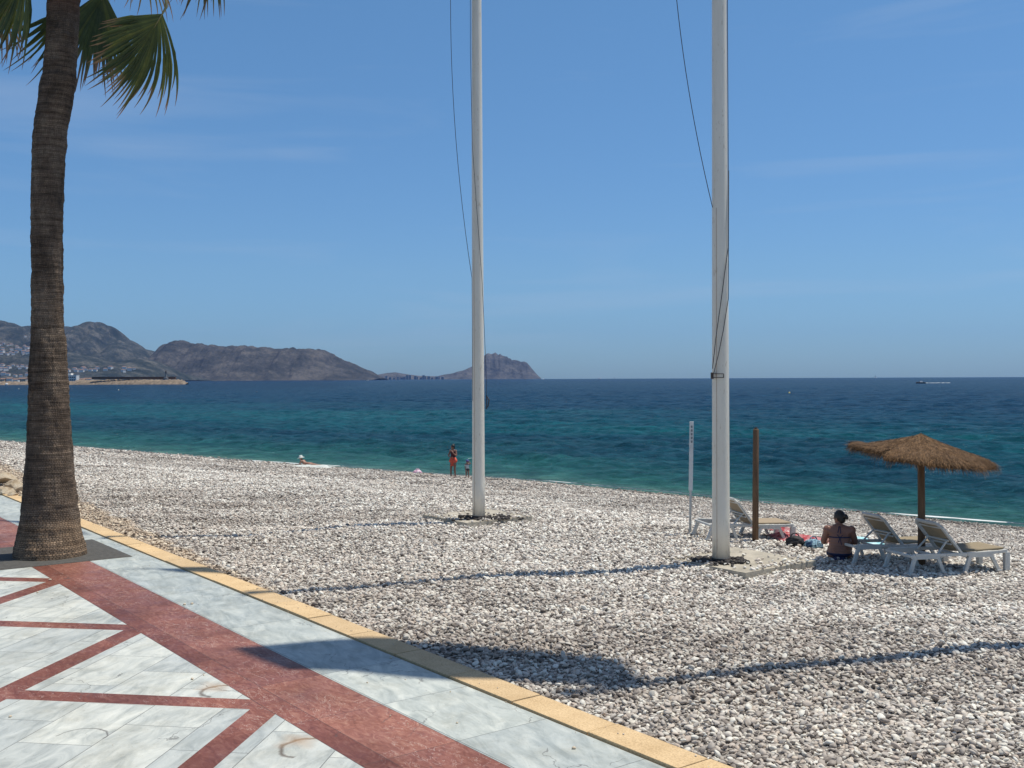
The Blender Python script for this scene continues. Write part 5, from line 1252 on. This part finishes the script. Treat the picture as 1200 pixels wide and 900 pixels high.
def hairmesh(root, hp_, HR, k, style='bun', m=None, side=1):
    mb = MB()
    mb.ell(hp_(0, -0.014, 0.020), (0.084 * k, 0.094 * k, 0.105 * k), 22, 14, HR); mb.ell(hp_(0, -0.050, -0.030), (0.066 * k, 0.055 * k, 0.070 * k), 18, 12, HR)
    if style == 'bun': mb.ell(hp_(0, -0.125, 0.015), (0.040 * k, 0.038 * k, 0.038 * k), 14, 10, HR); mb.ell(hp_(0.0, -0.15, -0.01), (0.02 * k, 0.028 * k, 0.03 * k), 12, 8, HR)
    if style == 'top': mb.ell(hp_(0, -0.06, 0.115), (0.045 * k, 0.04 * k, 0.04 * k), 14, 10, HR)
    if style == 'long': mb.ell(hp_(0, -0.07, -0.09), (0.07 * k, 0.04 * k, 0.11 * k), 14, 10, HR)
    me = bpy.data.meshes.new('t'); me.from_pydata(mb.v, [], mb.f); me.update(); tmp = bpy.data.objects.new('tmp', me); COL.objects.link(tmp)
    r_ = tmp.modifiers.new('r', 'REMESH'); r_.mode = 'VOXEL'; r_.voxel_size = 0.007; s_ = tmp.modifiers.new('s', 'SMOOTH'); s_.iterations = 4
    h = eval_mesh(tmp); bpy.data.objects.remove(tmp); h.materials.clear(); return link('hair', h, m or m_hair, root, True)
def band(root, tree, name, axis_pts, m, off=0.004, n=64, arc=(0, 2 * math.pi), flare=0.0, thick=0.003, maxr=0.5, ripple=0):
    """cloth ring following the body: rays cast outwards from the axis"""
    rows_ = []
    for i, (c, tilt_) in enumerate(axis_pts):
        c = Vector(c); row = []; last = 0.12
        for k in range(n):
            a = arc[0] + (arc[1] - arc[0]) * k / (n if arc[1] - arc[0] > 6.28 else n - 1); d = Vector((math.cos(a), math.sin(a), tilt_ * math.sin(a))).normalized()
            h = tree.ray_cast(c, d, maxr); r = h[3] if h[0] is not None else last; last = r; row.append(r)
        row = np.array(row)
        if arc[1] - arc[0] > 6.28: row = (row + np.roll(row, 1) + np.roll(row, -1)) / 3
        rr_ = []
        for k in range(n):
            a = arc[0] + (arc[1] - arc[0]) * k / (n if arc[1] - arc[0] > 6.28 else n - 1); d = Vector((math.cos(a), math.sin(a), tilt_ * math.sin(a))).normalized()
            rr_.append(c + d * (row[k] + off + flare * i / max(1, len(axis_pts) - 1) * (1 + ripple * math.sin(a * 9))))
        rows_.append(rr_)
    o = grid_mesh(name, np.array([[tuple(v) for v in r] for r in rows_]), m, root, True, wrap=arc[1] - arc[0] > 6.28)
    s_ = o.modifiers.new('t', 'SOLIDIFY'); s_.thickness = thick; s_.offset = 1; return o
# seated person, back to the camera
J = dict(pelvis=((0, 0, 0.12), (0.195, 0.135)), waist=((0, 0.005, 0.25), (0.178, 0.12)), chest=((0, 0.035, 0.40), (0.180, 0.12)), upper=((0, 0.06, 0.50), (0.155, 0.09)), neck=((0, 0.085, 0.575), 0.052), headb=((0, 0.10, 0.615), 0.05),
         hipL=((-0.11, 0.09, 0.10), 0.095), hipR=((0.11, 0.09, 0.10), 0.095), knL=((-0.20, 0.46, 0.30), 0.065), knR=((0.20, 0.44, 0.33), 0.065), anL=((-0.10, 0.78, 0.06), 0.042), anR=((0.13, 0.76, 0.07), 0.042), toeL=((-0.11, 0.92, 0.035), 0.032), toeR=((0.14, 0.90, 0.04), 0.032),
         shL=((-0.19, 0.05, 0.495), 0.070), shR=((0.19, 0.05, 0.495), 0.070), elL=((-0.262, 0.09, 0.27), 0.052), elR=((0.262, 0.11, 0.27), 0.052), wrL=((-0.17, 0.32, 0.27), 0.030), wrR=((0.16, 0.34, 0.30), 0.030), paL=((-0.15, 0.39, 0.295), (0.034, 0.018)), paR=((0.15, 0.41, 0.325), (0.034, 0.018)))
q = ground_at(984, 656)
root, body, tree, hp_, HR, hc = person('person', J, m_skin, (q.x, q.y, q.z - 0.005), math.radians(-14), 'person in a dark blue bikini sitting on the pebbles with dark hair in a bun', head_rot=math.radians(52), head_pitch=math.radians(-8))
hairmesh(root, hp_, HR, 1.04, 'bun')
band(root, tree, 'bikini_bottom', [((0, 0.0, z), 0.0) for z in np.linspace(0.015, 0.125, 6)], m_navy, 0.005, 60, maxr=0.26)
band(root, tree, 'bikini_top', [((0, 0.03, z), 0.0) for z in (0.375, 0.385, 0.393)], m_navy, 0.004, 60, maxr=0.22)
mb = MB()
for (a_, b_) in (((0.0, 0.385), (-0.028, 0.30)), ((0.0, 0.385), (0.022, 0.27)), ((0, 0.385), (-0.045, 0.43)), ((0, 0.385), (0.045, 0.425)), ((-0.01, 0.56), (-0.03, 0.46)), ((0.005, 0.56), (0.015, 0.45))):
    pts = []
    for k in range(7):
        x = a_[0] + (b_[0] - a_[0]) * k / 6; z = a_[1] + (b_[1] - a_[1]) * k / 6; h = tree.ray_cast(Vector((x, -1, z)), Vector((0, 1, 0)), 2)
        pts.append((x, (h[0].y if h[0] is not None else -0.1) - 0.006, z))
    mb.tube(pts, 0.006, 6)
mb.build('tie_strings', m_navy, root, smooth=True)

# standing person in orange-red wrap, by the water
def standing(hh=1.64):
    k = hh / 1.64
    J = dict(pelvis=((0, 0, 0.90), (0.135, 0.10)), waist=((0, 0, 1.04), (0.105, 0.08)), chest=((0, 0.0, 1.19), (0.125, 0.09)), upper=((0, 0.0, 1.30), (0.11, 0.075)), neck=((0, 0.01, 1.39), 0.045), headb=((0, 0.02, 1.43), 0.045),
             hipL=((-0.09, 0, 0.84), 0.095), hipR=((0.09, 0, 0.84), 0.095), knL=((-0.10, 0.02, 0.46), 0.056), knR=((0.11, 0.03, 0.46), 0.056), anL=((-0.10, -0.02, 0.08), 0.036), anR=((0.13, 0.0, 0.08), 0.036), toeL=((-0.11, 0.13, 0.03), 0.030), toeR=((0.15, 0.15, 0.03), 0.030),
             shL=((-0.155, 0.0, 1.32), 0.052), shR=((0.155, 0, 1.32), 0.052))
    return J, k
J, k = standing()
J.update(elL=((-0.23, 0.06, 1.08), 0.038), wrL=((-0.10, 0.15, 1.22), 0.027), paL=((-0.06, 0.15, 1.29), (0.03, 0.016)), elR=((0.24, 0.05, 1.08), 0.038), wrR=((0.05, 0.17, 1.02), 0.027), paR=((-0.02, 0.18, 1.03), (0.03, 0.016)))
q = shore_at(531, 2.0)
m_orng = simple('orange red cloth', (0.72, 0.11, 0.06), 0.8, 0.15, 8, 0.2); m_maroon = simple('dark maroon top', (0.10, 0.018, 0.022), 0.8, 0.2, 8, 0.2)
root, body, tree, hp_, HR, hc = person('person', J, m_skin, (q.x, q.y, q.z - 0.01), math.radians(150), 'standing person in a dark top and bright orange-red wrap at the water edge', head_rot=math.radians(-30), vox=0.011)
hairmesh(root, hp_, HR, 1.04, 'top')
band(root, tree, 'wrap_skirt', [((0, 0, z), 0.0) for z in (1.02, 0.95, 0.88, 0.80, 0.70, 0.60)], m_orng, 0.012, 60, maxr=0.22, flare=0.05, ripple=0.4)
band(root, tree, 'top', [((0, 0, z), 0.0) for z in (1.00, 1.08, 1.15, 1.22, 1.28)], m_maroon, 0.010, 60, maxr=0.17)
# child
J, k = standing(); kk = 0.56
J.update(elL=((-0.30, 0.05, 1.36), 0.036), wrL=((-0.13, 0.10, 1.50), 0.027), paL=((-0.09, 0.10, 1.56), (0.03, 0.016)), elR=((0.20, -0.02, 1.08), 0.038), wrR=((0.19, 0.10, 0.90), 0.027), paR=((0.18, 0.13, 0.83), (0.03, 0.016)))
J = {a: (tuple(x * kk for x in v[0]), (tuple(r * kk * 1.1 for r in v[1]) if hasattr(v[1], '__len__') else v[1] * kk * 1.1)) for a, v in J.items()}
q = shore_at(547.5, 1.9)
m_cap = simple('blue cap', (0.10, 0.10, 0.30), 0.8, 0.15, 8, 0.1); m_wht = simple('pale cloth', (0.62, 0.64, 0.60), 0.85, 0.1, 8, 0.2); m_dkc = simple('dark shorts', (0.05, 0.05, 0.06), 0.8, 0.1, 8, 0.2)
root, body, tree, hp_, HR, hc = person('person', J, m_skin2, (q.x, q.y, q.z - 0.01), math.radians(-160), 'small child in a pale top and blue cap beside the standing person', head_rot=math.radians(20), head_r=0.78, vox=0.009)
mb = MB(); mb.ell(hp_(0, -0.005, 0.035), (0.088 * .8, 0.102 * .8, 0.092 * .8), 20, 12, HR); mb.box(hp_(0, 0.12, 0.04), (0.12 * .8, 0.09 * .8, 0.01), HR); mb.build('cap', m_cap, root, smooth=True)
band(root, tree, 'top', [((0, 0, z * kk), 0.0) for z in (0.94, 1.02, 1.10, 1.18, 1.26)], m_wht, 0.010, 50, maxr=0.15)
band(root, tree, 'shorts', [((0, 0, z * kk), 0.0) for z in (0.95, 0.88, 0.80, 0.72)], m_dkc, 0.009, 50, maxr=0.14)
# person lying on their front, propped on elbows, white sun hat
J = dict(pelvis=((0, 0, 0.13), (0.14, 0.10)), waist=((0, 0.16, 0.13), (0.11, 0.085)), chest=((0, 0.32, 0.19), (0.12, 0.09)), upper=((0, 0.42, 0.27), (0.105, 0.075)), neck=((0, 0.50, 0.345), 0.045), headb=((0, 0.53, 0.37), 0.045),
         hipL=((-0.09, -0.06, 0.11), 0.095), hipR=((0.09, -0.06, 0.11), 0.095), knL=((-0.13, -0.46, 0.07), 0.056), knR=((0.11, -0.46, 0.07), 0.056), anL=((-0.14, -0.85, 0.055), 0.036), anR=((0.09, -0.85, 0.055), 0.036), toeL=((-0.14, -0.98, 0.03), 0.028), toeR=((0.09, -0.98, 0.03), 0.028),
         shL=((-0.15, 0.42, 0.28), 0.052), shR=((0.15, 0.42, 0.28), 0.052), elL=((-0.20, 0.52, 0.05), 0.038), elR=((0.20, 0.52, 0.05), 0.038), wrL=((-0.10, 0.72, 0.06), 0.027), wrR=((0.08, 0.72, 0.06), 0.027), paL=((-0.07, 0.79, 0.055), (0.03, 0.016)), paR=((0.05, 0.79, 0.055), (0.03, 0.016)))
q = shore_at(362, 1.2)
root, body, tree, hp_, HR, hc = person('person', J, m_skin2, (q.x, q.y, q.z + 0.05), math.radians(65), 'person in a white sun hat lying propped up on a pale towel by the water', head_rot=math.radians(20), head_pitch=math.radians(-10), vox=0.011)
mb = MB(); mb.lathe([(0.001, 0.12), (0.07, 0.115), (0.10, 0.07), (0.105, 0.02), (0.21, -0.03), (0.21, -0.036), (0.10, 0.01), (0.001, 0.02)], 24); mb.v = [tuple(hp_(0, 0, 0.03) + HR @ Vector(v)) for v in mb.v]; mb.build('sun_hat', m_wht, root, smooth=True)
band(root, tree, 'swimwear', [((0, y_, 0.13), 0.0) for y_ in (0, 0.01)], m_dkc, 0.006, 40, maxr=0.2)

# ------------------------------------------------------------------ towels and bags
def cloth(name, px, py, sx, sy, m, label, cat, rz=0.3, hgt=0.06, seed=1, lump=None):
    q = ground_at(px, py) if py > 10 else shore_at(px, py); n = 60; g1 = np.linspace(-1, 1, n); A_, B_ = np.meshgrid(g1, g1)
    e = 1 + 0.10 * (fbm(A_ * 1.5 + seed, B_ * 1.5, 2, seed) - 0.5)
    X_ = A_ * sx / 2 * e; Y_ = B_ * sy / 2 * e
    Xr = X_ * math.cos(rz) - Y_ * math.sin(rz); Yr = X_ * math.sin(rz) + Y_ * math.cos(rz)
    fold = np.abs(fbm(A_ * 2.2 + seed * 3, B_ * 2.8, 4, seed + 2) - 0.5) * 2
    edge = np.clip(1.1 - np.maximum(np.abs(A_), np.abs(B_)) ** 3, 0.15, 1)
    Z_ = tz(Xr + q.x, Yr + q.y) - q.z + 0.03 + hgt * (1 - fold) * edge
    if lump: Z_ += lump[2] * np.exp(-((A_ - lump[0]) ** 2 + (B_ - lump[1]) ** 2) * 4)
    o = grid_mesh(name, np.stack([Xr, Yr, Z_], -1), m); o.location = q; s_ = o.modifiers.new('t', 'SOLIDIFY'); s_.thickness = 0.012
    tag(o, label, cat); return o
def patterned(name, cols, sc, kind='wave'):
    m, t, p = newmat(name); oc = objco(t)
    f_ = noise(t, mapping(t, oc, (1, 1, 0)), sc, 2, 0.5, 1.0)
    r = ramp(t, f_, [(0.30 + 0.4 * i / (len(cols) - 1), c) for i, c in enumerate(cols)]); p.inputs['Roughness'].default_value = 0.9
    t.links.new(r, p.inputs['Base Color']); bump(t, p, noise(t, oc, 60, 2), 0.3, 0.01); return m
m_red = patterned('red patterned towel', [(0.34, 0.03, 0.045), (0.42, 0.06, 0.07), (0.55, 0.30, 0.30), (0.30, 0.03, 0.05)], 7)
m_tq = patterned('turquoise towel', [(0.20, 0.55, 0.60), (0.45, 0.72, 0.75), (0.70, 0.78, 0.78)], 4)
m_blu = patterned('blue and white beach bag', [(0.02, 0.05, 0.12), (0.03, 0.08, 0.15), (0.35, 0.55, 0.65), (0.03, 0.04, 0.08)], 9)
cloth('towel', 940, 634, 1.1, 0.8, m_red, 'crumpled red and pink patterned towel between the left lounger and the seated person', 'towel', 0.1, 0.08, 2, (-0.5, 0.3, 0.05))
cloth('towel', 906, 622, 0.8, 0.5, m_red, 'red and pink towel lying behind the left lounger foot end', 'towel', 0.1, 0.10, 6)
cloth('towel', 1010, 636, 0.75, 1.2, m_tq, 'pale turquoise towel lying behind the seated person and a lounger', 'towel', 0.5, 0.07, 4)
cloth('towel', 365, 1.5, 2.3, 1.0, m_wht, 'long pale towel under the lying person by the water', 'towel', math.radians(-14), 0.13, 3)
cloth('towel', 480, 2.2, 0.5, 0.5, simple('cream towel', (0.65, 0.58, 0.45), 0.9), 'small cream towel lying left of the pink bag by the water', 'towel', 0.1, 0.09, 5)
cloth('towel', 499, 1.9, 0.8, 0.5, simple('brown towel', (0.20, 0.13, 0.10), 0.9), 'low brown cloth lying between the pink bag and the standing person', 'towel', 0.1, 0.08, 7)
def bag(px, py, size, m, label, seed, rz=0):
    q = ground_at(px, py) if py > 10 else shore_at(px, py); b = empty('beach_bag', q, rz); tag(b, label, 'bag')
    bm = bmesh.new(); bmesh.ops.create_icosphere(bm, subdivisions=4, radius=0.5)
    for v in bm.verts:
        n_ = float(fbm(np.array([v.co.x * 5 + seed]), np.array([v.co.y * 5 + v.co.z * 7]), 3, seed)[0]) - 0.5
        v.co *= 1 + 0.5 * n_; z = max(v.co.z, -0.36); v.co = Vector((v.co.x * size[0], v.co.y * size[1], (z + 0.36) * size[2]))
    me = bpy.data.meshes.new('bag'); bm.to_mesh(me); bm.free(); link('bag_body', me, m, b, True)
    mb = MB(); mb.tube([(math.cos(a) * size[0] * 0.22, 0.02, size[2] * 0.72 + math.sin(a) * size[2] * 0.35) for a in np.linspace(0, math.pi, 12)], 0.011, 6); mb.build('handle', m, b, smooth=True)
m_blk = simple('black bag cloth', (0.02, 0.02, 0.022), 0.7, 0.2, 9, 0.2)
bag(932, 640.5, (0.34, 0.25, 0.22), m_blk, 'small black bag on the pebbles at the foot of the left lounger', 4)
bag(954, 643, (0.36, 0.26, 0.20), m_blu, 'dark blue and white bag touching the seated person on the left', 6, 0.4)
bag(489, 2.0, (0.45, 0.35, 0.30), patterned('pink and white bag', [(0.75, 0.70, 0.75), (0.70, 0.40, 0.52), (0.8, 0.78, 0.8)], 5), 'pale pink and white bag standing by the water left of the standing person', 9)
